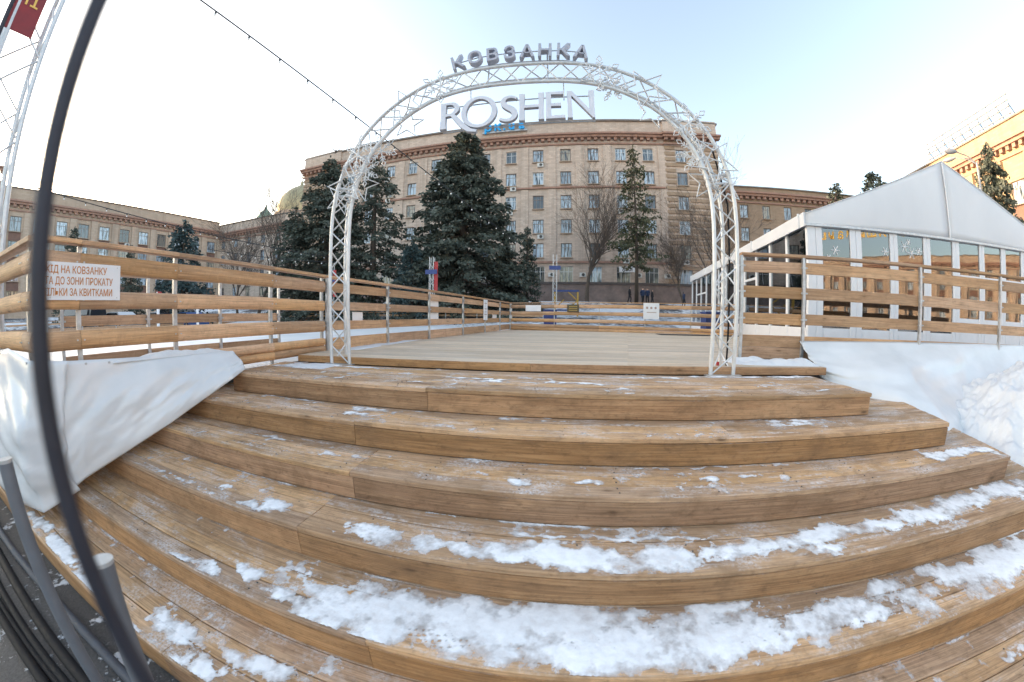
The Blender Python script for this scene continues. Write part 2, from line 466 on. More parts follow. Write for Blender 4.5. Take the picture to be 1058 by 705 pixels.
def value_noise(x, y, scale, seed, octaves=4, gain=.5):
    x = np.asarray(x, float) * scale; y = np.asarray(y, float) * scale
    out = np.zeros_like(x); amp = 1; tot = 0
    for o in range(octaves):
        r_ = np.random.default_rng(seed + o * 17).random((257, 257))
        xi = np.floor(x).astype(int); yi = np.floor(y).astype(int); fx = x - xi; fy = y - yi
        fx = fx * fx * (3 - 2 * fx); fy = fy * fy * (3 - 2 * fy)
        a = r_[xi % 256, yi % 256]; b = r_[(xi + 1) % 256, yi % 256]; c = r_[xi % 256, (yi + 1) % 256]; d = r_[(xi + 1) % 256, (yi + 1) % 256]
        out += amp * ((a * (1 - fx) + b * fx) * (1 - fy) + (c * (1 - fx) + d * fx) * fy); tot += amp
        amp *= gain; x = x * 2.03 + 13.7; y = y * 2.03 + 7.1
    return out / tot
def grid_mesh(name, X, Y, Z, mat, keep=None, smooth=True):
    """X, Y, Z arrays (n, m); faces kept where keep (n-1, m-1)"""
    n, m = X.shape
    idx = np.arange(n * m).reshape(n, m)
    q = np.stack([idx[:-1, :-1], idx[1:, :-1], idx[1:, 1:], idx[:-1, 1:]], -1).reshape(-1, 4)
    if keep is not None: q = q[keep.reshape(-1)]
    used = np.unique(q); remap = -np.ones(n * m, int); remap[used] = np.arange(len(used)); q = remap[q]
    co = np.stack([X.reshape(-1), Y.reshape(-1), Z.reshape(-1)], 1)[used]
    me = bpy.data.meshes.new(name)
    me.vertices.add(len(co)); me.vertices.foreach_set('co', co.reshape(-1))
    me.loops.add(len(q) * 4); me.loops.foreach_set('vertex_index', q.reshape(-1).astype(np.int32))
    me.polygons.add(len(q)); me.polygons.foreach_set('loop_start', np.arange(0, len(q) * 4, 4)); 
    me.polygons.foreach_set('use_smooth', np.full(len(q), smooth))
    me.update(calc_edges=True); me.materials.append(MATS[mat]); return me
def interp_pts(pts, s):
    pts = [np.array(p, float) for p in pts]
    L = [0]
    for a, b in zip(pts, pts[1:]): L.append(L[-1] + np.linalg.norm(b - a))
    L = np.array(L) / L[-1]; P = np.array(pts)
    return np.stack([np.interp(s, L, P[:, k]) for k in range(P.shape[1])], -1)

# ------------------------------------------------------------------ the ground
def ground_h(x, y):
    hy = np.interp(y, [13, 18, 24, 30, 38, 49, 70, 300], [0, .9, 1.5, 2.1, 3.65, 4.15, 4.2, 4.2])
    hx = np.interp(-x, [26, 38, 60, 300], [0, 1.7, 2.6, 2.6])
    hx2 = np.interp(x, [18, 40, 300], [0, 1.5, 1.5])
    return np.maximum(np.maximum(hy, hx), hx2)
gx = np.concatenate([np.linspace(-900, -110, 12), np.linspace(-100, 100, 161), np.linspace(110, 900, 12)])
gy = np.concatenate([np.linspace(-600, -50, 8), np.linspace(-45, 90, 120), np.linspace(95, 1400, 14)])
GX, GY = np.meshgrid(gx, gy, indexing='ij')
GZ = ground_h(GX, GY) + (value_noise(GX + 500, GY + 500, .35, 3) - .5) * .12 * (np.hypot(GX, GY) > 7)
tag(ob('ground', grid_mesh('ground', GX, GY, GZ, 'ground')), kind='structure')

def asphalt_mat():
    t = NT('asphalt'); n3 = t.noise(t.world(), 60, 4, .6); n2 = t.noise(t.world(), 3.0, 6, .7); n1 = t.noise(t.world(), 14, 5, .7)
    m = t.maprange(t.math('ADD', t.math('MULTIPLY', n2, .6), t.math('MULTIPLY', n1, .4)), .55, .60)
    t.base(t.mix(m, t.ramp(n3, [(.3, (.018, .019, .022)), (.7, (.06, .062, .066))]), (.70, .72, .75))); t.val('Roughness', .6); t.bump(t.math('ADD', n3, t.math('MULTIPLY', m, 2)), .5, .01)
asphalt_mat()
def apron():
    X, Y = np.meshgrid(np.linspace(-9, 9, 120), np.linspace(-7, 1.2, 60), indexing='ij')
    return tag(ob('pavement', grid_mesh('pavement', X, Y, X * 0 + .012, 'asphalt')), kind='structure')
apron()
# raised ice rink behind the side fence
def slab(name, poly, z0, z1, mat):
    m = MB(); m.prism(poly, [], 0, 1, lambda x, y, d: (x, y, z1 if d == 0 else z0)); return m.build(name, mat)
rk = slab('ice_rink', [(-4.12, 1.0), (-3.72, 4.5), (-2.2, 14.0), (-1.2, 25), (-31, 25), (-31, .75), (-9, .9)], CZ - .70, CZ - .64, 'ice')
tag(rk, kind='structure')

# ------------------------------------------------------------------ the wooden stairs
RISE, TREAD = .2125, .4375
Y1, Z1 = 2.765, CZ - .615                    # front edge and height of the top step
xl = [-3.62, -4.0, -4.25, -4.5, -5.0, -6.4]
xr = [3.0, 3.66, 4.08, 4.45, 4.95, 5.5]
seam = [-1.15, -1.62, -1.37, -1.53, -.82, -1.9]
stairs = thing('wooden_staircase', 'wide wooden staircase of thick brown planks leading up to the arch, dusted with snow', 'stairs', (0, 0, 0))
PT = .038                                    # tread plank thickness
PW = (TREAD - .012) / 3
for i in range(6):
    yf = Y1 - TREAD * i; z = Z1 - RISE * i
    rows = 7 if i == 0 else (10 if i < 3 else (6 if i < 5 else 4))
    for k in range(rows):
        y0 = yf + k * (PW + .004) - .006; yc = y0 + PW / 2
        xe_r = xr[i] + .42 * (k + .5) * PW * (1 if i else .1)
        xe_l = xl[i] - .15 * k * PW
        if i and k >= 4:                     # only the ends peep out beside the step above
            spans = [(xr[i - 1] - .35, xe_r), (xe_l, xl[i - 1] + .35)]
        else:
            j = seam[i] + rng.uniform(-.02, .02)
            cuts = [xe_l, j, xe_r]
            if i in (1, 4) and k % 2: cuts = [xe_l, j, j + 2.9, xe_r]
            spans = list(zip(cuts, cuts[1:]))
        for a, b in spans:
            dz = rng.uniform(-.0035, .0025)
            beam('tread_plank', (a + .0015, yc, z - PT/2 + dz), (b - .0015, yc + rng.uniform(-.002, .002), z - PT/2 + dz + rng.uniform(-.002, .002)), PW, PT, 'step_wood', stairs, skew=(.42 if i and abs(b - xe_r) < 1e-6 else 0))
    # riser boards, set back a little under the nosing
    cuts = [xl[i], seam[i] + .01, xr[i] - .01]
    for a, b in zip(cuts, cuts[1:]):
        hgt = RISE - PT - .006
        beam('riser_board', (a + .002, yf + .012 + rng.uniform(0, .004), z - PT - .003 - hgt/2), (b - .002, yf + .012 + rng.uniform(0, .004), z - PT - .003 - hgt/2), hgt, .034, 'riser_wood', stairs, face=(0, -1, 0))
    # end boards on the right
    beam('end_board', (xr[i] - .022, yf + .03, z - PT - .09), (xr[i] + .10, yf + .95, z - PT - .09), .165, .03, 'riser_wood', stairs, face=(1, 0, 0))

mm = MB()
for i in range(6):
    yf = Y1 - TREAD * i; z = Z1 - RISE * i
    for k in range(3):
        for x in np.arange(xl[i] + .3, xr[i] - .1, .62):
            for q in (.28, .72):
                xx, yy_ = x + rng.uniform(-.02, .02), yf + k * (PW + .004) + PW * q + rng.uniform(-.008, .008)
                mm.tube([(xx, yy_, z - .006), (xx, yy_, z + .0012)], .0052, 6)
sw = mm.build('screw_heads', 'ac_dark', stairs); sw['kind'] = 'stuff'
# ------------------------------------------------------------------ the deck
deck = tag(ob('deck', None, None, (0, 0, 0)), kind='structure')
ZD = CZ - .519
yy = 3.852; row = 0
while yy < 13.9:
    w = .146
    xa = -3.55 + .15 * (yy - 4.4) if yy > 4.4 else -3.55
    xb = 2.46 + max(0, yy - 4.55) * .9 if yy < 7.6 else 5.6 + (yy - 7.6) * .15
    sm = .79 + .186 * (yy - 4.0)
    cuts = [xa, sm, xb]
    for a, b in zip(cuts, cuts[1:]):
        if b - a < .1: continue
        dz = rng.uniform(-.002, .002)
        beam('plank', (a + .002, yy + w/2, ZD - .019 + dz), (b - .002, yy + w/2, ZD - .019 + dz), w - .004, .038, 'deck_wood', deck)
    yy += w; row += 1
beam('edge_board', (-3.55, 3.838, ZD - .047), (-.35, 3.838, ZD - .047), .092, .026, 'riser_wood', deck, face=(0, -1, 0))
beam('edge_board', (-.346, 3.838, ZD - .047), (3.32, 3.838, ZD - .047), .092, .026, 'riser_wood', deck, face=(0, -1, 0))
beam('plank', (2.46, 3.93, ZD - .019), (3.32, 3.93, ZD - .019), .145, .038, 'deck_wood', deck)
beam('plank', (2.46, 4.08, ZD - .019), (3.30, 4.08, ZD - .019), .145, .038, 'deck_wood', deck)
beam('plank', (2.46, 4.23, ZD - .019), (3.28, 4.23, ZD - .019), .145, .038, 'deck_wood', deck)
m = MB(); m.box((-3.5, 3.9, .0), (3.2, 13.8, ZD - .05)); m.box((3.2, 5.0, .0), (6.1, 13.6, ZD - .05))
m.build('underframe', 'granite_dark', deck)
m = MB(); m.box((3.3, 11.55, 0), (7.4, 12.15, .012)); m.build('rubber_mat', 'dark_mat', deck, (0, 0, ZD + .004), (0, 0, 0))

# ------------------------------------------------------------------ fences
FM = dict(hand=(.55, .59), r1=(.355, .50), r2=(.09, .225), r3=(-.2, -.055), kick=(-.5, -.30))
def fence(name, label, verts, mat, prof, posts_front, side, rails=FM, post_step=None, post_at=None, top_extra=.0, floor=None, double_kick=False, group=None, hand_w=.12):
    """verts: (x, y, f) with f = height factor; side=+1: the face looks to the left of travel"""
    root = thing(name, label, 'fence', (verts[0][0], verts[0][1], 0), 0, group)
    for si, (a, b) in enumerate(zip(verts, verts[1:])):
        A = Vector((a[0], a[1], 0)); B = Vector((b[0], b[1], 0)); d = (B - A).normalized(); nrm = Vector((-d.y, d.x, 0)) * side
        L = (B - A).length
        ts = post_at[si] if post_at else [k / max(1, round(L / post_step)) for k in range(max(1, round(L / post_step)) + 1)]
        P = lambda t, z, off=0: Vector((A.x + (B.x - A.x) * t, A.y + (B.y - A.y) * t, CZ + z * (a[2] + (b[2] - a[2]) * t))) + nrm * off
        th = .06 if prof == 'log' else .036
        off_r = th / 2
        off_p = (th + .022) if posts_front else -.022
        for t in ts:
            zt = rails['hand'][0]; base = floor if floor is not None else rails['kick'][0] - .03
            p0 = P(t, 0, off_p); f = a[2] + (b[2] - a[2]) * t
            z0 = CZ + base * f; z1 = CZ + zt * f - .002
            mm = MB(); mm.box((-.02, -.02, z0), (.02, .02, z1)); mm.box((-.045, -.045, z0 - .006), (.045, .045, z0 + .004))
            po = mm.build('post', 'galvanised', root, (p0.x - root.location.x, p0.y - root.location.y, 0), (0, 0, math.atan2(d.y, d.x)))
            if posts_front:                      # bolts and brackets
                for key in ('r1', 'r2', 'r3'):
                    if key in rails:
                        zz = (rails[key][0] + rails[key][1]) / 2 * f + CZ
                        bb = MB(); bb.box((-.045, -.03, -.012), (.045, -.018, .012)); bb.tube([(-.036, .0, 0), (-.036, -.042, 0)], .008, 6); bb.tube([(.036, .0, 0), (.036, -.042, 0)], .008, 6)
                        ang = math.atan2(d.y, d.x) + (math.pi if side > 0 else 0)
                        bb.build('bracket', 'galvanised', root, (p0.x - root.location.x - nrm.x * .004, p0.y - root.location.y - nrm.y * .004, zz), (0, 0, ang))
        tt = [0.0] + [t for t in ts if .03 < t < .97] + [1.0]
        for t0, t1 in zip(tt, tt[1:]):
            g = .0015 / L
            for key, (zl, zh) in rails.items():
                ja, jb = rng.uniform(-.004, .004), rng.uniform(-.004, .004)
                if key == 'hand':
                    beam('handrail', P(t0 + g, (zl + zh) / 2, .02), P(t1 - g, (zl + zh) / 2, .02), hand_w, (zh - zl) * a[2], mat, root)
                else:
                    wdt = (zh - zl) * (a[2] + b[2]) / 2
                    if key == 'kick' and double_kick:
                        for q in (0, 1):
                            zc = zl + (zh - zl) * (.25 + .5 * q)
                            beam('rail', P(t0 + g, zc, off_r), P(t1 - g, zc, off_r), wdt/2 - .004, th, mat, root, face=nrm, prof=prof)
                    else:
                        beam('rail', P(t0 + g, (zl + zh) / 2, off_r) + Vector((0, 0, ja)), P(t1 - g, (zl + zh) / 2, off_r) + Vector((0, 0, jb)), wdt, th, mat, root, face=nrm, prof=prof)
                        if not posts_front and prof == 'log' and name == 'log_rail_fence':
                            for te in (t0 + .03 / L, t1 - .03 / L):
                                q = P(te, (zl + zh) / 2, th); bm_ = MB(); bm_.tube([(0, 0, 0), tuple(nrm * .007)], .008, 6)
                                bm_.build('bolt', 'galvanised', root, q - Vector((root.location.x, root.location.y, 0)))
    return root

left_f = fence('log_rail_fence', 'half-round log fence beside the stairs, carrying the white lettered sign', [(-3.60, 4.45, 1.09), (-4.0, .92, 1.21)], 'rail_wood', 'log', False, 1,
      post_at=[[.0, .27, .635, .905, .985]], floor=-.62, double_kick=True)
fence('log_rail_fence', 'log fence turning away to the left frame edge at the corner beside the sign', [(-4.02, .90, 1.21), (-9.2, .72, 1.21)], 'rail_wood', 'log', False, 1,
      post_at=[[.02, .06, .32, .62, .98]], floor=-.62)
fence('inner_plank_fence', 'inner plank fence seen through the gaps of the log fence by the stairs', [(-5.05, 4.9, 1.05), (-5.75, 1.6, 1.14)], 'fence_wood', 'flat', True, 1, post_step=1.15, floor=-.62,
      rails=dict(hand=(.52, .55), r1=(.20, .34), r2=(-.05, .07), kick=(-.5, -.36)))
fence('deck_plank_fence', 'plank fence with steel posts running along the deck from the left leg of the arch', [(-3.60, 4.50, 1.09), (-2.1, 13.75, .97)], 'fence_wood', 'flat', True, -1,
      post_at=[[.0, .165, .33, .525, .70, .855, .985]])
fence('back_log_fence', 'log fence closing the far end of the deck, hung with small signs', [(-2.05, 13.8, .97), (6.6, 12.7, 1.1)], 'rail_wood', 'log', False, -1,
      post_step=1.75, double_kick=True, rails=dict(hand=(.555, .585), r1=(.36, .50), r2=(.09, .225), r3=(-.19, -.06), kick=(-.53, -.28)))
right_f = fence('right_plank_fence', 'plank fence with steel posts and bolts in front of the glass pavilion', [(2.47, 4.625, 1), (14.2, 2.87, 1)], 'fence_wood', 'flat', True, -1,
      rails=dict(hand=(.905, .945), r1=(.685, .84), r2=(.335, .495), r3=(-.02, .13), kick=(-.50, -.17)), post_at=[[.0, .078, .252, .408, .575, .74, .9]], double_kick=True, floor=-.52)
# low fence along the far side of the rink
fence('rink_fence', 'low board fence along the far side of the ice rink below the spruces', [(-31, 25.2, 1), (-1.4, 25.2, 1)], 'fence_wood', 'flat', True, -1,
      rails=dict(hand=(.30, .34), r1=(.02, .16), kick=(-.45, -.25)), post_step=2.5)
fence('rink_fence', 'low board fence between the ice rink and the parked cars', [(-30.8, 2.5, 1), (-31, 25, 1)], 'fence_wood', 'flat', True, -1,
      rails=dict(hand=(.10, .14), r1=(-.12, -.02), kick=(-.55, -.35)), post_step=2.5)

# ------------------------------------------------------------------ truss arch
arch = thing('truss_arch', 'white metal lattice truss arch standing on the top step over the entrance', 'arch', (-.48, 3.82, Z1))
AC = -.48
outer_h = [(2.47, -.615), (2.48, .3), (2.49, 1.1), (2.485, 1.36), (2.45, 1.62), (2.37, 1.92), (2.235, 2.20), (2.06, 2.45), (1.84, 2.67), (1.60, 2.85), (1.34, 2.99), (1.08, 3.09), (.82, 3.145), (.5, 3.18), (0, 3.19)]
def resample(pts, n):
    P = interp_pts(pts, np.linspace(0, 1, 400))
    for _ in range(12): P[1:-1] = (P[:-2] + P[1:-1] * 2 + P[2:]) / 4
    return P
half = resample(outer_h, 400)
full = np.concatenate([np.stack([-half[:, 0], half[:, 1]], 1), np.stack([half[::-1, 0], half[::-1, 1]], 1)[1:]])
for _ in range(60): full[1:-1] = (full[:-2] + full[1:-1] * 2 + full[2:]) / 4
seg = np.r_[0, np.cumsum(np.linalg.norm(np.diff(full, axis=0), axis=1))]; LT = seg[-1]
def chord(s, off, dy):
    """point on a chord: s along outer centre line, off towards the inside, dy backwards (local to arch root)"""
    s = min(max(s, 0), LT); x = np.interp(s, seg, full[:, 0]); z = np.interp(s, seg, full[:, 1])
    e = .05; x0, z0 = np.interp(max(s - e, 0), seg, full[:, 0]), np.interp(max(s - e, 0), seg, full[:, 1])
    x1, z1 = np.interp(min(s + e, LT), seg, full[:, 0]), np.interp(min(s + e, LT), seg, full[:, 1])
    t = np.array([x1 - x0, z1 - z0]); t /= np.linalg.norm(t); nrm = np.array([t[1], -t[0]])
    return Vector((x + nrm[0] * off, dy, z + nrm[1] * off + CZ - Z1))
SS = np.linspace(0, LT, 110)
OFFS = [(0, 0), (.285, 0), (.06, .25)]
for off, dy in OFFS:
    mm = MB(); mm.tube([chord(s, off, dy) for s in SS], .024, 10); autosmooth(mm.build('chord_tube', 'truss_alu', arch))
nb = 44
for k in range(nb):
    s0, s1 = LT * k / nb, LT * (k + 1) / nb
    for (o1, d1), (o2, d2), fl in ((OFFS[0], OFFS[1], 0), (OFFS[1], OFFS[2], 1), (OFFS[2], OFFS[0], 0)):
        a, b = ((o1, d1), (o2, d2)) if (k + fl) % 2 else ((o2, d2), (o1, d1))
        mm = MB(); mm.tube([chord(s0, *a), chord(s1, *b)], .009, 6, cap=False); autosmooth(mm.build('brace', 'truss_alu', arch))
for s in (LT * .205, LT * .215, LT * .785, LT * .795):        # frame rings where the legs meet the curve
    for a, b in ((OFFS[0], OFFS[1]), (OFFS[1], OFFS[2]), (OFFS[2], OFFS[0])):
        mm = MB(); mm.tube([chord(s, *a), chord(s, *b)], .013, 8, cap=False); autosmooth(mm.build('coupler_bar', 'truss_alu', arch))
    for c in OFFS:
        mm = MB(); mm.tube([chord(s - .03, *c), chord(s + .03, *c)], .031, 10); autosmooth(mm.build('coupler', 'truss_alu', arch))
for sx in (-1, 1):
    mm = MB(); mm.box((sx * 2.33 - .22, -.06, .0), (sx * 2.33 + .22, .32, .012)); mm.build('base_plate', 'galvanised', arch)
mm = MB(); mm.tube([(2.44, .13, .02), (2.45, .14, 1.0), (2.46, .14, 2.0), (2.33, .16, 2.7)], .011, 6); mm.build('power_cable', 'black_cable', arch)
mm = MB(); mm.box((2.32, .12, .02), (2.345, .15, .14)); mm.build('switch_box', 'red_paint', arch)

def wire_star(c, r, rot, tilt, mb):
    pts = []
    for k in range(10):
        rr = r if k % 2 == 0 else r * .42
        a = rot + math.pi * k / 5
        p = Vector((math.cos(a) * rr, 0, math.sin(a) * rr)); p.rotate(Matrix.Rotation(tilt, 3, 'Z')); pts.append(c + p)
    mb.tube(pts, .012, 5, closed=True)
def wire_flake(c, r, rot, tilt, mb):
    rm = Matrix.Rotation(tilt, 3, 'Z')
    f = lambda x, z: c + rm @ Vector((x, 0, z))
    for k in range(6):
        a = rot + math.pi * k / 3; ca, sa = math.cos(a), math.sin(a)
        g = lambda q, w: f(ca * q - sa * w, sa * q + ca * w)
        mb.tube([g(.0, 0), g(r * .62, 0)], .009, 5)
        mb.tube([g(r * .62, 0), g(r * .8, r * .12), g(r, 0), g(r * .8, -r * .12)], .0085, 5, closed=True)
        for q in (.32, .48):
            mb.tube([g(r * q, 0), g(r * (q + .13), r * .15)], .0085, 5); mb.tube([g(r * q, 0), g(r * (q + .13), -r * .15)], .0085, 5)
orn = [('star', .218, .14, -.04, .30, .2), ('star', .232, .14, .28, .26, .9), ('flake', .262, .13, -.05, .28, .1), ('flake', .285, .16, .28, .24, .5),
       ('star', .352, .13, -.05, .27, .5), ('star', .338, .16, .28, .22, 1.2), ('flake', .402, .14, -.04, .26, .3),
       ('flake', .592, .13, -.04, .27, .2), ('flake', .612, .24, .05, .2, .7), ('star', .205, .02, .1, .24, .9), ('flake', .248, .26, .1, .22, .2), ('star', .795, .02, .1, .24, .3), ('flake', .752, .26, .1, .22, .6), ('star', .648, .14, -.05, .29, .4), ('star', .668, .16, .28, .22, 1.0),
       ('flake', .715, .14, -.05, .27, .4), ('flake', .738, .14, .27, .24, .1), ('star', .768, .14, -.04, .31, .6), ('star', .782, .14, .28, .26, .0)]
for kind, fs, off, dy, r, rot in orn:
    mm = MB(); c = chord(LT * fs, off, dy)
    (wire_star if kind == 'star' else wire_flake)(c, r, rot + .3, rng.uniform(-.25, .25), mm)
    autosmooth(mm.build('star_ornament' if kind == 'star' else 'snowflake_ornament', 'wire_white', arch), 60)

# ROSHEN sign -------------------------------------------------------
def arc(cx, cy_, rx, ry, a0, a1, n):
    return [(cx + rx * math.cos(R(a0 + (a1 - a0) * k / n)), cy_ + ry * math.sin(R(a0 + (a1 - a0) * k / n))) for k in range(n + 1)]
def L_R():
    o = [(.02, 0), (.045, .5), (.02, 1.0), (.36, 1.0)] + arc(.36, .745, .27, .255, 80, -62, 12) + [(.62, .36), (.82, .10), (1.02, -.10), (1.22, -.17), (1.18, -.25), (.92, -.20), (.70, -.02), (.50, .26), (.36, .47), (.20, .46), (.205, .2), (.225, 0)]
    return o, [[(.20, .56), (.34, .56)] + arc(.34, .74, .135, .17, -60, 85, 8) + [(.20, .915)]], .70
def L_O():
    return arc(.56, .5, .56, .60, 0, 345, 28), [arc(.56, .5, .40, .49, 0, -345, 28)], 1.16
def L_S():
    cl = [(.56, .86), (.46, .93), (.33, .95), (.19, .90), (.125, .78), (.17, .64), (.31, .53), (.45, .43), (.52, .29), (.48, .14), (.35, .055), (.20, .055), (.05, .13)]
    w = [.035, .045, .05, .065, .08, .09, .095, .095, .085, .07, .055, .05, .04]
    P = interp_pts(cl, np.linspace(0, 1, 40)); W = np.interp(np.linspace(0, 1, 40), np.linspace(0, 1, len(w)), w)
    for _ in range(3): P[1:-1] = (P[:-2] + 2 * P[1:-1] + P[2:]) / 4
    T = np.gradient(P, axis=0); T /= np.linalg.norm(T, axis=1)[:, None]; N = np.stack([-T[:, 1], T[:, 0]], 1)
    return [tuple(p) for p in P + N * W[:, None]] + [tuple(p) for p in (P - N * W[:, None])[::-1]], [], .63
def stem(x0, x1): return
def L_H():
    a, b = .16, .60
    return [(0, 0), (.02, .5), (0, 1), (.17, 1), (.155, .56), (.595, .56), (.58, 1), (.75, 1), (.73, .5), (.75, 0), (.58, 0), (.595, .46), (.155, .46), (.17, 0)], [], .80
def L_E():
    return [(0, 0), (.02, .5), (0, 1), (.54, 1), (.53, .89), (.165, .905), (.16, .56), (.46, .57), (.46, .45), (.16, .46), (.165, .10), (.57, .115), (.58, 0)], [], .64
def L_N():
    return [(0, 0), (.015, .5), (0, 1), (.14, 1), (.66, .28), (.665, .6), (.65, 1), (.81, 1), (.80, .5), (.81, -.02), (.75, -.02), (.13, .82), (.14, .4), (.155, 0)], [], .84
rosh = thing('hanging_letter_sign', 'grey three-dimensional ROSHEN letters hung on rods under the arch', 'sign', (-1.49, 3.80, CZ + 2.315))
xcur = 0; tot = sum(f()[2] for f in (L_R, L_O, L_S, L_H, L_E, L_N)); sc = 1.90 / tot; hs_ = .375
tiltz = .045 / 1.9
for f, nm in ((L_R, 'letter_r'), (L_O, 'letter_o'), (L_S, 'letter_s'), (L_H, 'letter_h'), (L_E, 'letter_e'), (L_N, 'letter_n')):
    o, h, adv = f()
    if nm == 'letter_o': o = [(x, y * 1.0) for x, y in o]
    mm = MB(); x0 = xcur
    mm.prism([(x0 + x * sc, y * hs_) for x, y in o], [[(x0 + x * sc, y * hs_) for x, y in q] for q in h], 0, .055, lambda x, y, d: (x, d, y + x * tiltz), 0, 1)
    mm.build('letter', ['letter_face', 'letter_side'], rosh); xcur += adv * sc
for zz in (.985, .02):
    mm = MB(); mm.tube([(.02, .115, zz * hs_), (1.9, .115, zz * hs_ + tiltz * 1.9)], .008, 6); mm.build('mounting_bar', 'galvanised', rosh)
for x, zt in ((.37, .60), (1.53, .60)):
    mm = MB(); mm.tube([(x, .115, hs_ * .95), (x, .06, zt)], .007, 6); mm.build('hanger_rod', 'galvanised', rosh)
# КОВЗАНКА sign ------------------------------------------------------
kov = thing('arched_letter_sign', 'grey block letters КОВЗАНКА standing on top of the arch', 'sign', (AC, 3.80, CZ + 3.2))
word = 'КОВЗАНКА'; xs_k = np.linspace(-.80, .74, 8)
ptsk = []
for ch, x in zip(word, xs_k):
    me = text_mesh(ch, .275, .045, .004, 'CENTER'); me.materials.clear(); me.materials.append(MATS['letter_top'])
    z = .085 - .03 * (x / .8) ** 2 - .055 * max(0, abs(x) - .55) / .25 * .6
    rot = .12 * x / .8 + .12 * (1 if x > 0 else -1) * max(0, abs(x) - .5) / .3
    o = ob('letter', me, kov, (x, .03, z), (R(90), -0, 0)); o.rotation_euler = (Matrix.Rotation(rot, 3, 'Y') @ Matrix.Rotation(R(90), 3, 'X')).to_euler()
    ptsk.append((x, z))
for dz in (.0, .165):
    mm = MB(); mm.tube([(x, .09, z + dz) for x, z in ptsk], .008, 6); mm.build('mounting_bar', 'galvanised', kov)
for x in (-.42, .33):
    mm = MB(); mm.tube([(x, .09, .22), (x, .09, -.02), (x, .06, -.30)], .010, 6); mm.build('support_rod', 'galvanised', kov)

# ------------------------------------------------------------------ tarpaulins and the snow bank
def tarp(name, label, top, bot, nfold, amp, seed, sag=.06, ns=120, nt=36, eyelets=0):
    s = np.linspace(0, 1, ns); t = np.linspace(0, 1, nt)
    T = interp_pts(top, s); Bt = interp_pts(bot, s)
    G = T[:, None, :] * (1 - t)[None, :, None] + Bt[:, None, :] * t[None, :, None]
    d = T[-1] - T[0]; n = np.array([-d[1], d[0], 0]); n /= np.linalg.norm(n)
    if n @ (-T.mean(0) * [1, 1, 0]) < 0: n = -n          # towards the stairs / camera
    S, TT = np.meshgrid(s, t, indexing='ij')
    w = np.sin(np.pi * np.clip(TT, 0, 1)) ** .8
    fold = value_noise(S * nfold + 20 + TT * 2.5, TT * 2.2 + 3, 1.0, seed, 3) - .5
    fold2 = np.sin((S * nfold * 2.2 - TT * 3.1) + 4 * value_noise(S * 4 + 9, TT * 3, 1, seed + 5, 2))
    crease = .5 - np.abs(value_noise(S * nfold * .9 + 4 + TT * 3.4, TT * 1.1 - S * 2, 1.0, seed + 9, 3) - .5) * 2
    disp = w * sag + w * amp * (fold * 1.7 + .2 * fold2 + 1.1 * crease * (.3 + TT))
    P = G + n[None, None, :] * disp[..., None]
    P[..., 2] -= w * .02
    o = ob(name, grid_mesh(name, P[..., 0], P[..., 1], P[..., 2], 'tarp'))
    md = o.modifiers.new('thick', 'SOLIDIFY'); md.thickness = .003
    root = thing(name, label, 'tarpaulin', tuple(T[0])); root.name = name
    o.name = 'sheet'; o.parent = root; o.location = -Vector(T[0])
    for k in range(eyelets):
        p = interp_pts(top, np.array([(k + .5) / eyelets]))[0]
        mm = MB(); c = Vector(p) + Vector(n) * .012 - Vector((0, 0, .03)); mm.tube([c, c + Vector(n) * .006], .011, 8); mm.build('eyelet', 'galvanised', root, -Vector(T[0]))
    return root
tarp('tarpaulin', 'white plastic tarpaulin pinned below the log fence and draped over the step ends',
     [(-3.90, .95, CZ - .31), (-3.83, 1.5, CZ - .335), (-3.74, 2.1, CZ - .355), (-3.64, 2.80, CZ - .375)],
     [(-4.00, .80, CZ - 1.52), (-3.84, 1.08, CZ - 1.33), (-3.74, 1.42, CZ - 1.20), (-3.58, 1.90, CZ - .99), (-3.48, 2.33, CZ - .785), (-3.38, 2.58, CZ - .64), (-3.44, 2.80, CZ - .575)], 5, .05, 11, sag=.05, eyelets=9)
tarp('tarpaulin', 'bunched white tarpaulin hanging at the fence corner by the left frame edge',
     [(-3.80, 1.10, CZ - .31), (-3.93, .82, CZ - .29), (-4.5, .74, CZ - .20), (-5.4, .70, CZ - .28), (-7.5, .62, CZ - .30)],
     [(-3.86, 1.02, CZ - 1.42), (-4.02, .70, CZ - 1.56), (-4.7, .58, CZ - 1.60), (-5.6, .55, CZ - 1.62), (-7.5, .5, CZ - 1.66)], 6, .11, 23, sag=.03, eyelets=5)
tarp('tarpaulin', 'white plastic tarpaulin under the plank fence behind the snow bank',
     [(3.34, 4.46, CZ - .235), (5.0, 4.21, CZ - .20), (8.1, 3.74, CZ - .17), (13.5, 2.92, CZ - .17)],
     [(3.40, 4.02, CZ - .67), (3.60, 3.60, CZ - .85), (3.92, 3.12, CZ - .92), (4.22, 2.66, CZ - 1.06), (5.6, 2.9, CZ - 1.5), (8.1, 3.1, CZ - 1.6), (13.5, 2.5, CZ - 1.6)], 9, .19, 31, sag=.0, ns=240, eyelets=14)

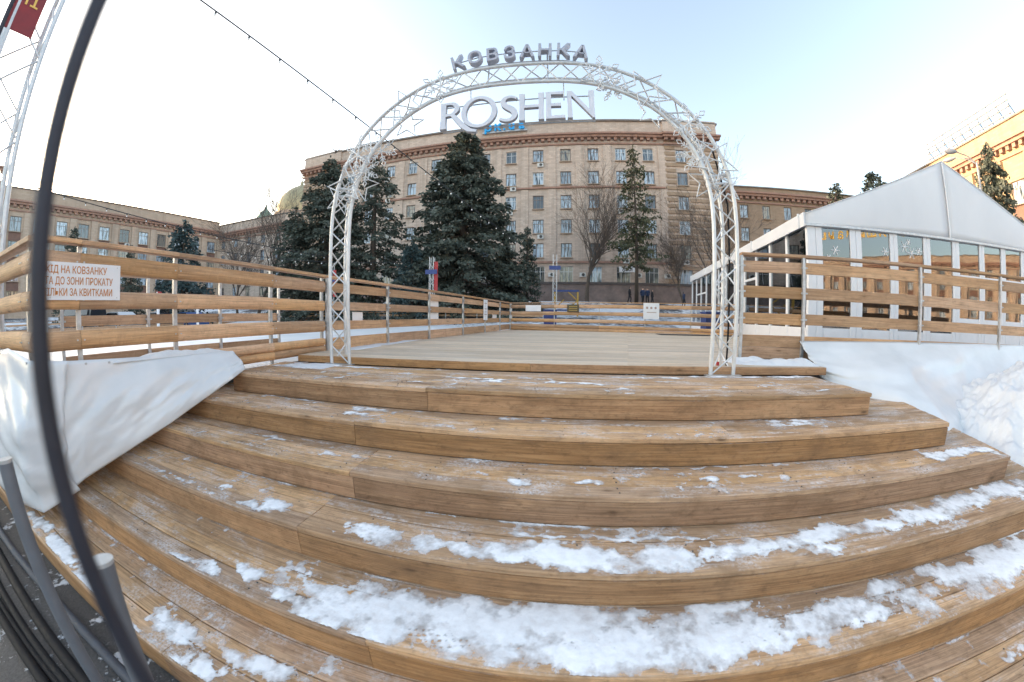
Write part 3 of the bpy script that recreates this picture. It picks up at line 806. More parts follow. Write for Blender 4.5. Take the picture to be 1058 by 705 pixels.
def heap(name, label, cx, cy_, rx, ry, ztop, zbot, seed, n=90):
    u = np.linspace(-1, 1, n); X, Y = np.meshgrid(u, u, indexing='ij'); r = np.hypot(X, Y)
    x, y = cx + X * rx, cy_ + Y * ry
    h = np.clip(1 - r ** 1.6, 0, 1) ** .8
    z = zbot + (ztop - zbot) * h * (1 + .35 * (value_noise(x + 30, y + 30, 1.6, seed, 3) - .5)) + (value_noise(x + 30, y + 30, 4.5, seed + 3, 5, .62) - .5) * .22 * np.clip(h * 4, 0, 1) + (value_noise(x + 30, y + 30, 19, seed + 5, 4, .6) - .5) * .07
    keep = (r[:-1, :-1] < 1.0)
    return tag(ob(name, grid_mesh(name, x, y, z, 'snow', keep)), label, 'snow bank')
heap('snow_bank', 'big heap of shovelled snow beside the right end of the stairs', 6.85, 2.75, 2.75, 2.2, CZ - .36, -.1, 5, 220)

# trampled snow lying on the treads: one uncountable stuff object
def tread_snow():
    cells = []
    # (step, x, y, half-length, half-depth, strength)
    B = [
     (5, -2.22, 1.03, .16, .03, .8), (5, -1.95, 1.06, .16, .035, .8), (5, -1.76, 1.17, .16, .05, 1.0), (5, -1.40, 1.22, .20, .08, .9), (5, -1.36, 1.10, .12, .035, .8),
     (5, -1.15, 1.07, .16, .06, 1.0), (5, -.95, 1.20, .30, .10, 1.0), (5, -.72, 1.12, .26, .09, 1.2), (5, -.5, 1.22, .5, .13, 1.25), (5, -.1, 1.27, .5, .12, 1.25), (5, .25, 1.18, .5, .12, 1.3), (5, .62, 1.2, .42, .12, 1.3),
     (5, -.15, 1.12, .3, .04, 1.0), (5, .45, 1.10, .4, .035, 1.0), (5, .95, 1.2, .35, .09, 1.15), (5, 1.28, 1.19, .28, .09, 1.05), (5, .9, 1.40, .18, .025, .9), (5, 1.55, 1.27, .25, .07, 1.1), (5, 1.72, 1.18, .16, .05, .9),
     (5, 2.05, 1.20, .17, .07, 1.1), (5, 2.3, 1.27, .16, .05, .75), (5, 2.65, 1.26, .35, .10, 1.25), (5, 3.05, 1.25, .45, .12, 1.25), (5, 3.4, 1.2, .4, .1, 1.1), (5, -.05, 1.38, .6, .03, 1.0), (5, 1.95, 1.33, .2, .05, .9),
     (4, -2.46, 1.49, .12, .025, .6), (4, -2.06, 1.51, .12, .025, .6), (4, -1.80, 1.59, .16, .045, .95), (4, -1.58, 1.72, .10, .035, .8), (4, -1.10, 1.60, .20, .04, .8), (4, -.98, 1.56, .25, .05, .8),
     (4, -.72, 1.58, .18, .07, 1.2), (4, -.52, 1.58, .26, .05, 1.0), (4, -.22, 1.58, .28, .07, 1.2), (4, .05, 1.56, .28, .06, 1.15), (4, .35, 1.56, .34, .06, 1.1), (4, .62, 1.57, .26, .075, 1.25), (4, .95, 1.62, .35, .06, 1.0),
     (4, 1.35, 1.65, .4, .055, .95), (4, 1.75, 1.66, .4, .06, 1.0), (4, 2.15, 1.67, .35, .06, 1.1), (4, 2.6, 1.70, .4, .07, 1.2), (4, 3.15, 1.70, .45, .08, 1.25), (4, 3.75, 1.74, .45, .09, 1.25), (4, 1.6, 1.535, .12, .02, .8), (4, .45, 1.76, 1.4, .012, .55), (4, -2.9, 1.52, .5, .02, .45),
     (3, -1.68, 2.10, .09, .035, .9), (3, -1.46, 2.12, .10, .03, .75), (3, -1.21, 2.34, .14, .025, .8), (3, -.28, 2.02, .07, .03, .95), (3, .18, 2.06, .10, .03, .9), (3, .42, 2.11, .08, .03, .5), (3, -.48, 2.1, .08, .03, .5), (3, 1.04, 2.12, .06, .02, .7), (3, 1.36, 2.13, .10, .025, .75), (3, 1.58, 2.06, .05, .03, .75), (3, 1.9, 2.0, .12, .02, .75),
     (3, 3.5, 2.13, .42, .075, 1.15), (3, 3.95, 2.1, .25, .05, 1.0), (3, 3.3, 2.05, .12, .04, .7), (3, .9, 2.29, 1.8, .012, .5), (3, -2.6, 2.2, .9, .02, .45),
     (2, -1.62, 2.66, .25, .05, .75), (2, -1.66, 2.50, .12, .03, .7), (2, -2.55, 2.72, .5, .02, .6), (2, .1, 2.7, .5, .015, .5), (2, 2.1, 2.68, .25, .03, .7), (2, 2.0, 2.6, .3, .02, .6),
     (1, -.5, 3.18, .5, .035, .75), (1, .2, 3.22, .5, .04, .85), (1, .6, 3.2, .35, .045, .85), (1, -.95, 3.3, .4, .03, .75), (1, .9, 3.6, .5, .03, .75), (1, -3.2, 3.45, .35, .12, 1.1), (1, -1.4, 2.98, .2, .02, .7), (1, 2.45, 2.93, .25, .02, .7), (1, 1.9, 3.68, .5, .035, .95), (1, 2.7, 3.7, .5, .05, 1.1), (1, -2.6, 3.65, .6, .03, .9),
     (6, -3.5, .63, .5, .055, 1.15), (6, -2.8, .59, .45, .06, 1.2), (6, -2.35, .56, .25, .05, 1.1), (6, -4.2, .66, .5, .05, 1.1), (6, -1.95, .72, .3, .05, .75), (6, -1.6, .62, .25, .07, .85), (6, -1.4, .80, .3, .05, .6), (6, 2.7, .78, .3, .03, .5)]
    VX, VQ, CV, base = [], [], [], 0
    for st in range(1, 7):
        yf = Y1 - TREAD * (st - 1); z = Z1 - RISE * (st - 1)
        bl = [b for b in B if b[0] == st]
        x0 = min(b[1] - b[3] * 2 for b in bl); x1 = max(b[1] + b[3] * 2 for b in bl)
        x0, x1 = max(x0, -5.5), min(x1, xr[st - 1] - .02)
        dep = TREAD if st > 1 else 1.06
        dx, dyy = (.009, .008)
        X, Y = np.meshgrid(np.arange(x0, x1, dx), np.arange(yf + .004, yf + dep - .004, dyy), indexing='ij')
        # jitter so that edges are not stair-stepped
        X = X + (nrng.random(X.shape) - .5) * dx * .7; Y = Y + (nrng.random(X.shape) - .5) * dyy * .7
        M_ = np.zeros_like(X)
        wx = X + (value_noise(X + 40, Y + 40, 7, 60, 3) - .5) * .14; wy = Y + (value_noise(X + 80, Y + 40, 9, 61, 3) - .5) * .10
        for _, bx, by, hx, hy, sg in bl:
            M_ = np.maximum(M_, min(sg, 1.15) * np.exp(-(((wx - bx) / hx) ** 2) ** 1.3 - (((wy - by) / (hy * (1.55 if st in (4, 5) else 1.3))) ** 2) ** 1.2))
        # a thin drifted line against the riser behind, broken up
        back = np.exp(-((yf + dep - Y) / .022) ** 2) * np.clip((value_noise(X + 11, X * 0 + st, 1.1, 77, 3) - .47) * 6, 0, .8)
        if st > 1: M_ = np.maximum(M_, back)
        fine = value_noise(X + 50, Y + 50, 22, 90 + st, 4, .62); mid = value_noise(X + 50, Y + 50, 5, 95 + st, 3)
        F = M_ - .40 - (fine - .5) * 1.0 - (mid - .5) * 1.5
        # boot prints pressed in a lattice
        for px, py, rx, ry in ((-.50, 1.12, .16, .045), (.22, 1.17, .16, .05), (1.0, 1.2, .15, .05)):
            inside = (((X - px) / rx) ** 2 + ((Y - py) / ry) ** 2) < 1
            lat = (np.sin((X + Y * .6) * 2 * math.pi / .036 + 2 * value_noise(X + 5, Y + 5, 9, 3, 2)) > .35) & (np.sin((Y - X * .25) * 2 * math.pi / .034) > .15)
            F = np.where(inside & lat, F - .42, F)
        # planks' open joints swallow the snow
        kk = ((Y - yf + .006) % (PW + .004)); F = np.where((kk > PW) & (M_ < .8), F - .25, F)
        Zs = z + .0022 + np.clip(F, 0, 1) ** .8 * .0065 + (fine - .5) * .002 * (F > .1)
        keep = np.maximum(np.maximum(F[:-1, :-1], F[1:, :-1]), np.maximum(F[1:, 1:], F[:-1, 1:])) > -.22
        n, m_ = X.shape; idx = np.arange(n * m_).reshape(n, m_)
        q = np.stack([idx[:-1, :-1], idx[1:, :-1], idx[1:, 1:], idx[:-1, 1:]], -1).reshape(-1, 4)[keep.reshape(-1)]
        used = np.unique(q); re = -np.ones(n * m_, int); re[used] = np.arange(len(used)); CV.append(F.reshape(-1)[used])
        VX.append(np.stack([X.reshape(-1), Y.reshape(-1), Zs.reshape(-1)], 1)[used]); VQ.append(re[q] + base); base += len(used)
    co = np.concatenate(VX); q = np.concatenate(VQ)
    me = bpy.data.meshes.new('trampled_snow'); me.vertices.add(len(co)); me.vertices.foreach_set('co', co.reshape(-1))
    me.loops.add(len(q) * 4); me.loops.foreach_set('vertex_index', q.reshape(-1).astype(np.int32)); me.polygons.add(len(q))
    me.polygons.foreach_set('loop_start', np.arange(0, len(q) * 4, 4)); me.polygons.foreach_set('use_smooth', np.full(len(q), True)); me.update(calc_edges=True)
    at = me.attributes.new('cover', 'FLOAT', 'POINT'); at.data.foreach_set('value', np.concatenate(CV))
    me.materials.append(MATS['snow_trampled'])
    return tag(ob('trampled_snow', me), 'trampled patches of snow scattered over the wooden treads', 'snow', kind='stuff')
tread_snow()
# soft drifts on the ledges
def drift(label, x0, x1, y0, y1, z, h, seed, skew=0.0):
    X, Y = np.meshgrid(np.linspace(0, 1, 80), np.linspace(0, 1, 20), indexing='ij')
    x = x0 + (x1 - x0) * X; y = y0 + (y1 - y0) * Y + skew * (x - x0)
    e = np.clip(np.minimum(np.minimum(X, 1 - X) * 9, np.minimum(Y, 1 - Y) * 4), 0, 1)
    nz = value_noise(x + 60, y + 60, 3.2, seed, 4)
    zz = z - .004 + h * e ** .7 * np.clip(.25 + (nz - .3) * 2.2, .0, 1.6)
    keep = ((nz + e * .25)[:-1, :-1] > .34)
    return tag(ob('snow_drift', grid_mesh('snow_drift', x, y, zz, 'snow', keep)), label, 'snow')
drift('ridge of snow on the ledge under the right plank fence beside the arch leg', 2.15, 3.3, 4.02, 4.5, ZD, .075, 2, -.1)
drift('thin snow line along the foot of the deck fence', -3.5, -3.1, 4.45, 9.5, ZD, .03, 8).rotation_euler = (0, 0, 0)
drift('snow lying beside the left leg of the arch on the top step', -3.5, -2.75, 3.35, 3.8, Z1, .03, 12)
d_ = drift('snow ridge caught along the fence foot above the tarpaulin', 0, 1.25, -.05, .05, 0, .05, 19); d_.location = (-3.84, 1.5, CZ - .37); d_.rotation_euler = (0, 0, R(83))

# ------------------------------------------------------------------ signs
def text_on(root, txt, size, loc, rotz, mat, align='CENTER', bold=0.0, depth=.0012, sx=1.0):
    me = text_mesh(txt, size, depth, bold, align); me.materials.clear(); me.materials.append(MATS[mat])
    o = ob('lettering', me, root, loc); o.rotation_euler = (R(90), 0, rotz); o.scale = (sx, 1, 1); return o
def board_sign(name, label, x, y, zc, w, h, rz, mat='sign_white', th=.006):
    root = thing(name, label, 'sign', (x, y, zc), rz)
    mm = MB(); mm.box((-w/2, -th/2, -h/2), (w/2, th/2, h/2)); mm.build('board', mat, root)
    return root
# big white sign on the log fence: its plane runs along the fence
fa = math.atan2(4.45 - .92, -3.60 + 4.0)
s = board_sign('entrance_sign', 'white rectangular sign with three lines of brown capital lettering on the log fence', -3.885, 1.285, CZ + .345, .64, .315, fa)
for k, (ln) in enumerate(('ВХІД НА КОВЗАНКУ', 'ТА ДО ЗОНИ ПРОКАТУ', 'ТІЛЬКИ ЗА КВИТКАМИ')):
    text_on(s, ln, .086, ((.195, .25, .25)[k], -.0045, .066 - .094 * k), 0, 'sign_text', align='RIGHT', bold=.0008, sx=(.66, .60, .61)[k])
for sx in (-.29, .29):
    for sz in (-.135, .135):
        mm = MB(); mm.tube([(sx, -.003, sz), (sx, -.006, sz)], .005, 8); mm.build('screw', 'galvanised', s)
dfa = math.atan2(13.75 - 4.5, -2.1 + 3.6)
def on_deck_fence(t, off): 
    d = Vector((1.5, 9.25, 0)).normalized(); n = Vector((d.y, -d.x, 0)); p = Vector((-3.6, 4.5, 0)) + d * t * 9.37 + n * off; return p
for t, w, h, zc, lab in ((.085, .26, .20, -.02, 'small white notice behind the deck fence next to the arch leg'), (.37, .42, .50, .16, 'tall white banner hung behind the middle of the deck fence'),
                         (.70, .34, .66, .22, 'narrow white poster with red lines on the deck fence near its far end'), (.82, .42, .24, .0, 'small white card low on the deck fence near the corner')):
    p = on_deck_fence(t, -.03 if t != .70 else .075); q = board_sign('notice_board', lab, p.x, p.y, CZ + zc, w, h, dfa)
    if t == .70:
        for k in range(3):
            mm = MB(); mm.box((-.10, -.006, .2 - .18 * k), (.10, -.0035, .225 - .18 * k)); mm.build('printed_line', 'text_grey', q)
bfa = math.atan2(12.7 - 13.8, 6.6 + 2.05)
def on_back(t, off):
    d = Vector((8.65, -1.1, 0)).normalized(); n = Vector((d.y, -d.x, 0)); return Vector((-2.05, 13.8, 0)) + d * t * 8.72 + n * off
p = on_back(.105, .08); board_sign('notice_board', 'white card on the back fence beside its left corner', p.x, p.y, CZ + .35, .62, .24, bfa)
p = on_back(.285, .085); q = board_sign('notice_board', 'dark brown sign with gold lines on the back fence', p.x, p.y, CZ + .36, .46, .30, bfa, 'sign_dark')
for k in range(3):
    mm = MB(); mm.box((-.16, -.008, .06 - .075 * k), (.16, -.004, .085 - .075 * k)); mm.build('printed_line', 'sign_gold', q)
p = on_back(.625, .085); q = board_sign('notice_board', 'square white notice with faint pictograms on the back fence', p.x, p.y, CZ + .30, .60, .60, bfa)
for k in range(3):
    mm = MB(); mm.tube([(-.16 + .16 * k, -.004, .12), (-.16 + .16 * k, -.007, .12)], .045, 12); mm.build('pictogram', 'text_grey', q)
mm = MB(); mm.box((-.17, -.007, -.06), (.19, -.004, -.035)); mm.build('printed_line', 'text_grey', q)

# ------------------------------------------------------------------ foreground pole, posts, pipes
pole = thing('steel_rod', 'dark out-of-focus steel rod rising close to the lens at the left', 'pole', (-.2925, .067, 0))
mm = MB(); mm.tube([(0, 0, 0), (0, 0, 3.0), (0, 0, 6.5)], .0060, 24); autosmooth(mm.build('shaft', 'dark_steel', pole))
mm = MB(); mm.tube([(0, 0, .0), (0, 0, .02)], .05, 20); mm.build('foot_plate', 'dark_steel', pole)
def capped(label, top, bottom, r):
    root = thing('capped_pipe_post', label, 'post', bottom)
    t = Vector(top) - Vector(bottom)
    mm = MB(); mm.tube([(0, 0, 0), t * .5, t * .995], r, 20); autosmooth(mm.build('pipe', 'grey_pipe', root))
    mm = MB(); mm.tube([t * .992, t], r * 1.02, 20); autosmooth(mm.build('cap', 'pipe_cap', root), 30)
    mm = MB(); mm.tube([(0, 0, .0), (0, 0, .012)], r * 2.2, 16); mm.build('base_flange', 'grey_pipe', root)
capped('thick grey pipe post with a pale cap beside the dark pole', (-1.016, .265, CZ - .555), (-1.045, .14, 0), .029)
capped('thinner grey pipe post standing nearer the left frame edge', (-1.687, .213, CZ - .43), (-1.70, .21, 0), .024)
def ground_pipe(name, label, pts, r, mat, cat):
    mm = MB(); mm.tube(pts, r, 12)
    return tag(autosmooth(mm.build(name, mat)), label, cat)
ground_pipe('hose', 'grey hose lying along the foot of the bottom step', [(x, .395 + .02 * math.sin(x * 1.7) , .055) for x in np.linspace(-6.5, -.8, 30)], .030, 'grey_hose', 'hose')
for k, (y, r, lab) in enumerate(((.25, .034, 'thick black cable nearest the grey hose on the asphalt'), (.165, .026, 'second black cable from the grey hose on the asphalt'), (.10, .022, 'third black cable from the grey hose on the asphalt'), (.03, .03, 'outermost black cable on the asphalt in the bottom left corner'))):
    ground_pipe('black_cable', lab, [(x, y + .025 * math.sin(x * .9 + k * 1.3), r + .004) for x in np.linspace(-6.5, -.6, 30)], r, 'black_cable', 'cable')

# lattice tower with a red banner, top left
def lattice(root, w, z0, z1, r, mat, step, d=None):
    d = d or w
    cs = [(-w/2, -d/2), (w/2, -d/2), (w/2, d/2), (-w/2, d/2)]
    for x, y in cs:
        mm = MB(); mm.tube([(x, y, z0), (x, y, z1)], r, 8); autosmooth(mm.build('chord_tube', mat, root))
    n = int((z1 - z0) / step)
    for k in range(n):
        za, zb = z0 + k * step, z0 + (k + 1) * step
        for i in range(4):
            (xa, ya), (xb, yb) = cs[i], cs[(i + 1) % 4]
            if k % 2: xa, ya, xb, yb = xb, yb, xa, ya
            mm = MB(); mm.tube([(xa, ya, za), (xb, yb, zb)], r * .45, 5, cap=False); mm.build('brace', mat, root)
tw = thing('lattice_tower', 'tall aluminium lattice tower at the left edge carrying a red banner', 'tower', (-7.1, .78, CZ - .64), 0)
lattice(tw, .56, 0, 11, .036, 'truss_alu', .62)
bn = thing('red_banner', 'dark red vertical banner with gold lettering on the lattice tower', 'banner', (-6.80, .60, CZ + 3.95))
mm = MB(); mm.box((-.008, -.16, 0), (.008, .24, 5.5)); mm.build('cloth', 'dark_red', bn)
me = text_mesh('ПІ', .34, .004, .0, 'CENTER'); me.materials.clear(); me.materials.append(MATS['yellow_text'])
o = ob('lettering', me, bn, (.012, -.02, .45)); o.rotation_euler = (R(90), 0, R(90))
mm = MB(); mm.tube([(.03, -.19, -4.5), (.03, -.19, 6)], .028, 10); mm.build('banner_pole', 'dark_steel', bn)

# ------------------------------------------------------------------ pavilion tent
u8 = R(-8.5)
pav = thing('glass_pavilion', 'white gable-roofed event pavilion with glass walls behind the right plank fence', 'pavilion', (6.17, 7.87, CZ - .60), u8)
H_E = 3.10; W_P = 9.2; D_P = 13.8; H_R = 5.18; 
# local: x along the front, y into the depth, z up
mm = MB(); mm.box((-.1, -.1, -1.3), (W_P + .1, D_P + .1, 0)); mm.build('floor_plinth', 'granite_dark', pav)
mm = MB()
for s_, (xa, xb) in enumerate(((-.12, W_P / 2), (W_P + .12, W_P / 2))):
    za, zb = H_E + .22, H_R + .05
    n = 14; L = []
    for i in range(n + 1):
        f = i / n
        for j in range(9):
            y = -.10 + (D_P + .2) * j / 8
            sag = -.05 * math.sin(math.pi * f) - .025 * math.sin(math.pi * ((j / 8 * 4) % 1))
            L.append((xa + (xb - xa) * f, y, za + (zb - za) * f + sag))
    fs = [(i * 9 + j, (i + 1) * 9 + j, (i + 1) * 9 + j + 1, i * 9 + j + 1) for i in range(n) for j in range(8)]
    mm.add(L, fs)
ro = mm.build('roof_sheet', 'tent_fabric', pav, smooth=True); md = ro.modifiers.new('t', 'SOLIDIFY'); md.thickness = .02
# gable sheets, two halves with the welded seam between
for a, b, nm in ((-.10, W_P / 2, 'gable_sheet'), (W_P / 2, W_P + .10, 'gable_sheet')):
    n, k = 16, 10; V = []
    for i in range(n + 1):
        x = a + (b - a) * i / n
        top = H_R + .04 - (H_R - H_E - .18) * abs(x - W_P / 2) / (W_P / 2 + .1) - .05 * math.sin(math.pi * min(1, abs(x - W_P/2) / (W_P/2)))
        for j in range(k + 1):
            z = H_E - .04 + (top - H_E + .04) * j / k
            V.append((x, -.085 - .03 * math.sin(math.pi * i / n) * math.sin(math.pi * j / k), z))
    fs = [(i * (k + 1) + j, (i + 1) * (k + 1) + j, (i + 1) * (k + 1) + j + 1, i * (k + 1) + j + 1) for i in range(n) for j in range(k)]
    mm = MB(); mm.add(V, fs); g = mm.build(nm, 'tent_fabric', pav, smooth=True); md = g.modifiers.new('t', 'SOLIDIFY'); md.thickness = .012
mm = MB(); mm.box((W_P/2 - .018, -.125, H_E - .05), (W_P/2 + .018, -.10, H_R)); mm.build('gable_seam', 'sign_white', pav)
mm = MB(); mm.box((-.12, -.13, H_E - .09), (W_P + .12, -.09, H_E - .03)); mm.build('gutter_strip', 'galvanised', pav)
# side valance towards the deck
mm = MB(); mm.box((-.15, -.1, H_E - .10), (-.11, D_P + .1, H_E + .24)); mm.build('side_valance', 'tent_fabric', pav)
for k in range(5):
    y = .15 + k * (D_P - .3) / 4
    mm = MB(); mm.box((-.19, y - .02, H_E - .12), (-.152, y + .02, H_E + .26)); mm.build('valance_strap', 'sign_white', pav)
# front mullions, from the photo's bay widths
bays = [(.0, .36), (1.19, 1.53), (2.45, 2.70), (3.62, 3.86), (4.72, 4.98), (5.84, 6.04), (6.82, 7.02), (7.80, 8.0), (8.9, 9.2)]
for a, b in bays:
    mm = MB()
    w3 = (b - a) / 2
    mm.box((a, -.06, 0), (a + w3 - .006, .02, H_E - .02)); mm.box((a + w3 + .006, -.06, 0), (b, .02, H_E - .02)); mm.box((a + w3 - .006, -.04, 0), (a + w3 + .006, .01, H_E - .02))
    mm.build('mullion', 'white_frame', pav)
for q, ((_, a), (b, _2)) in enumerate(zip(bays, bays[1:])):
    door = q >= 4
    mm = MB(); mm.box((a, -.04, .02), (b, .0, .52 if not door else .95)); mm.box((a + .06, -.052, .08), (b - .06, -.04, .46 if not door else .88)); mm.build('lower_panel', 'white_frame', pav)
    mm = MB(); mm.box((a + .002, -.028, (.52 if not door else .95) + .002), (b - .002, -.018, H_E - .06)); mm.build('glass_pane', 'pavilion_glass', pav)
    mm = MB(); mm.box((a, -.045, H_E - .10), (b, .005, H_E - .02)); mm.build('head_rail', 'white_frame', pav)
    if door:
        mm = MB(); mm.box((a, -.045, 2.05), (b, .005, 2.12)); mm.build('transom', 'white_frame', pav)
# snowflake stickers on the upper panes
for x, z, r in ((.75, 2.45, .13), (.55, 2.25, .09), (2.30, 2.52, .12), (2.95, 2.70, .16), (3.2, 2.55, .15), (3.45, 2.62, .12), (3.1, 2.83, .09)):
    mm = MB()
    for k in range(6):
        a = k * math.pi / 3; mm.tube([(x, -.036, z), (x + math.cos(a) * r, -.036, z + math.sin(a) * r)], .012, 4)
    mm.build('snowflake_sticker', 'sign_white', pav)
# deck-side wall
ys = np.linspace(0, D_P, 13)
for k, y in enumerate(ys):
    mm = MB(); mm.box((-.05, y - .055, 0), (.03, y + .055, H_E - .06)); mm.build('mullion', 'white_frame', pav)
for k, (a, b) in enumerate(zip(ys, ys[1:])):
    mm = MB(); mm.box((-.02, a + .057, .52), (-.01, b - .057, H_E - .1)); mm.build('glass_pane', 'pavilion_glass', pav)
    mm = MB(); mm.box((-.04, a + .057, .02), (.0, b - .057, .515)); mm.build('lower_panel', 'white_frame', pav)
    if k in (3, 6, 9, 10):
        mm = MB(); mm.box((-.045, a + .057, 2.05), (.005, b - .057, 2.13)); mm.build('transom', 'white_frame', pav)
# right and back walls
mm = MB(); mm.box((W_P - .02, .05, 0), (W_P + .02, D_P, H_E)); mm.box((.06, D_P - .02, 0), (W_P - .03, D_P + .02, H_E)); mm.build('back_wall', 'interior', pav)
# what stands inside
def inside(name, label, cat, lx, ly, sx, sy, sz, mat, top=None):
    p = parent_mat(pav) @ Vector((lx, ly, 0))
    r_ = thing(name, label, cat, tuple(p), u8)
    mm = MB(); mm.box((-sx/2, -sy/2, .06), (sx/2, sy/2, sz)); mm.build('body', mat, r_)
    mm = MB(); mm.box((-sx/2 + .03, -sy/2 + .03, 0), (sx/2 - .03, sy/2 - .03, .06)); mm.build('plinth', 'dark_mat', r_)
    if top:
        mm = MB(); mm.box((-sx/2 - .03, -sy/2 - .03, sz), (sx/2 + .03, sy/2 + .03, sz + .05)); mm.build('top', top, r_)
    return r_
inside('drinks_fridge', 'dark teal fridge behind the side glass of the pavilion', 'fridge', .9, 2.6, .65, .65, 1.25, 'teal_fridge', 'dark_mat')
inside('service_counter', 'blue counter seen through the pavilion side glass', 'counter', 2.2, 3.4, 2.6, .6, 1.55, 'blue_letter', 'white_frame')
inside('service_counter', 'pale counter behind the front panes of the pavilion', 'counter', 4.0, 2.2, 5.0, .6, 1.0, 'white_frame', 'granite_dark')
inside('ticket_booth', 'dark brown booth deep inside the pavilion', 'booth', 6.4, 6.0, 2.4, 1.2, 2.2, 'spandrel', 'granite_dark')

# ------------------------------------------------------------------ buildings
def window_data():
    out = {}
    def mk(w, h, nm, fm, split=3):
        f = MB(); t = .07
        f.box((-w/2, 0, 0), (-w/2 + t, .06, h)); f.box((w/2 - t, 0, 0), (w/2, .06, h)); f.box((-w/2 + t, 0, 0), (w/2 - t, .06, t)); f.box((-w/2 + t, 0, h - t), (w/2 - t, .06, h))
        f.box((-w/2 + t, .005, h * .68), (w/2 - t, .055, h * .68 + .06))
        if split == 3:
            for x in (-w * .17, w * .17): f.box((x - .03, .008, t), (x + .03, .05, h - t))
        else: f.box((-.03, .008, t), (.03, .05, h - t))
        p = MB(); p.box((-w/2 + t, .03, t), (w/2 - t, .04, h - t))
        s = MB(); s.box((-w/2 - .08, -.32, -.09), (w/2 + .08, .05, 0))
        out[nm] = (f.data('window', fm), p.data('pane', 'window_pane'), p.data('pane', 'window_pane_warm'), s.data('sill', 'brick_tan'))
    mk(1.55, 2.05, 'std', 'window_frame', 3); mk(1.55, 2.05, 'stdw', 'window_frame_white', 2); mk(1.75, 2.3, 'big', 'window_frame', 3); mk(1.3, 2.1, 'nar', 'window_frame', 2); mk(1.9, 2.4, 'grd', 'window_frame_white', 3)
    return out
WD = window_data()
WS = dict(std=(1.55, 2.05), big=(1.75, 2.3), nar=(1.3, 2.1), grd=(1.9, 2.4))
def ac_data():
    a = MB(); a.box((-.42, -.34, 0), (.42, 0, .58)); a.tube([(.08, -.345, .29), (.08, -.36, .29)], .22, 12, mi=1); return a.data('air_conditioner', ['ac_white', 'ac_dark'])
AC_D = ac_data()
def facade(root, W, z0, z1, wins, mat, depth, rec=.28, y0=0.0):
    """front wall in the local plane y=y0 with real openings, closed box behind; wins: (x, z, kind)"""
    ops = [(x - WS[k][0] / 2, x + WS[k][0] / 2, z, z + WS[k][1]) for x, z, k in wins]
    xs = sorted({0, W, *[o[0] for o in ops], *[o[1] for o in ops]}); zs = sorted({z0, z1, *[o[2] for o in ops], *[o[3] for o in ops]})
    X0 = np.array([o[0] for o in ops]); X1 = np.array([o[1] for o in ops]); Z0 = np.array([o[2] for o in ops]); Zb = np.array([o[3] for o in ops])
    mm = MB()
    for za, zb in zip(zs, zs[1:]):
        if zb - za < 1e-6: continue
        run = None
        for xa, xb in list(zip(xs, xs[1:])) + [(None, None)]:
            hole = xa is None or (len(ops) and bool(np.any((X0 <= xa + 1e-6) & (X1 >= xb - 1e-6) & (Z0 <= za + 1e-6) & (Zb >= zb - 1e-6))))
            if hole:
                if run: mm.add([(run[0], y0, za), (run[1], y0, za), (run[1], y0, zb), (run[0], y0, zb)], [(0, 1, 2, 3)]); run = None
            else: run = (run[0], xb) if run else (xa, xb)
    for a, b, c, d in ops:
        mm.add([(a, y0, c), (b, y0, c), (b, y0, d), (a, y0, d), (a, y0 + rec, c), (b, y0 + rec, c), (b, y0 + rec, d), (a, y0 + rec, d)],
               [(0, 4, 5, 1), (1, 5, 6, 2), (2, 6, 7, 3), (3, 7, 4, 0)])
    mm.add([(0, y0, z0), (W, y0, z0), (W, depth, z0), (0, depth, z0), (0, y0, z1), (W, y0, z1), (W, depth, z1), (0, depth, z1)],
           [(1, 2, 6, 5), (2, 3, 7, 6), (3, 0, 4, 7), (4, 5, 6, 7)])
    w = mm.build('wall', mat, root)
    for x, z, k in wins:
        f, p, pw, s = WD['stdw' if k == 'std' and rng.random() < .3 else k]
        wi = ob('window', f, root, (x, y0 + rec - .09, z)); ob('pane', pw if rng.random() < (.12 if k != 'grd' else .6) else p, wi); ob('sill', s, wi, (0, -(rec - .09), 0))
    return w
def strip(root, name, x0, x1, z0, z1, out, mat, y0=0.0, dent=0):
    mm = MB(); mm.box((x0, y0 - out, z0), (x1, y0 - .003, z1))
    if dent:
        n = int((x1 - x0) / dent)
        for k in range(n):
            x = x0 + (k + .25) * dent; mm.box((x, y0 - out * .72, z0 - .42), (x + dent * .5, y0 - .003, z0 - .002))
    return mm.build(name, mat, root)
def cornice(root, x0, x1, z, mat='cornice', y0=0.0, k=1.0, dent=.95):
    strip(root, 'cornice', x0 - .3 * k, x1 + .3 * k, z + .35, z + .62, .95 * k, mat, y0)
    strip(root, 'cornice', x0 - .2 * k, x1 + .2 * k, z, z + .347, .68 * k, mat, y0, dent)
    strip(root, 'cornice', x0 - .1, x1 + .1, z - 1.0, z - .78, .22 * k, mat, y0)

BZ = 4.0
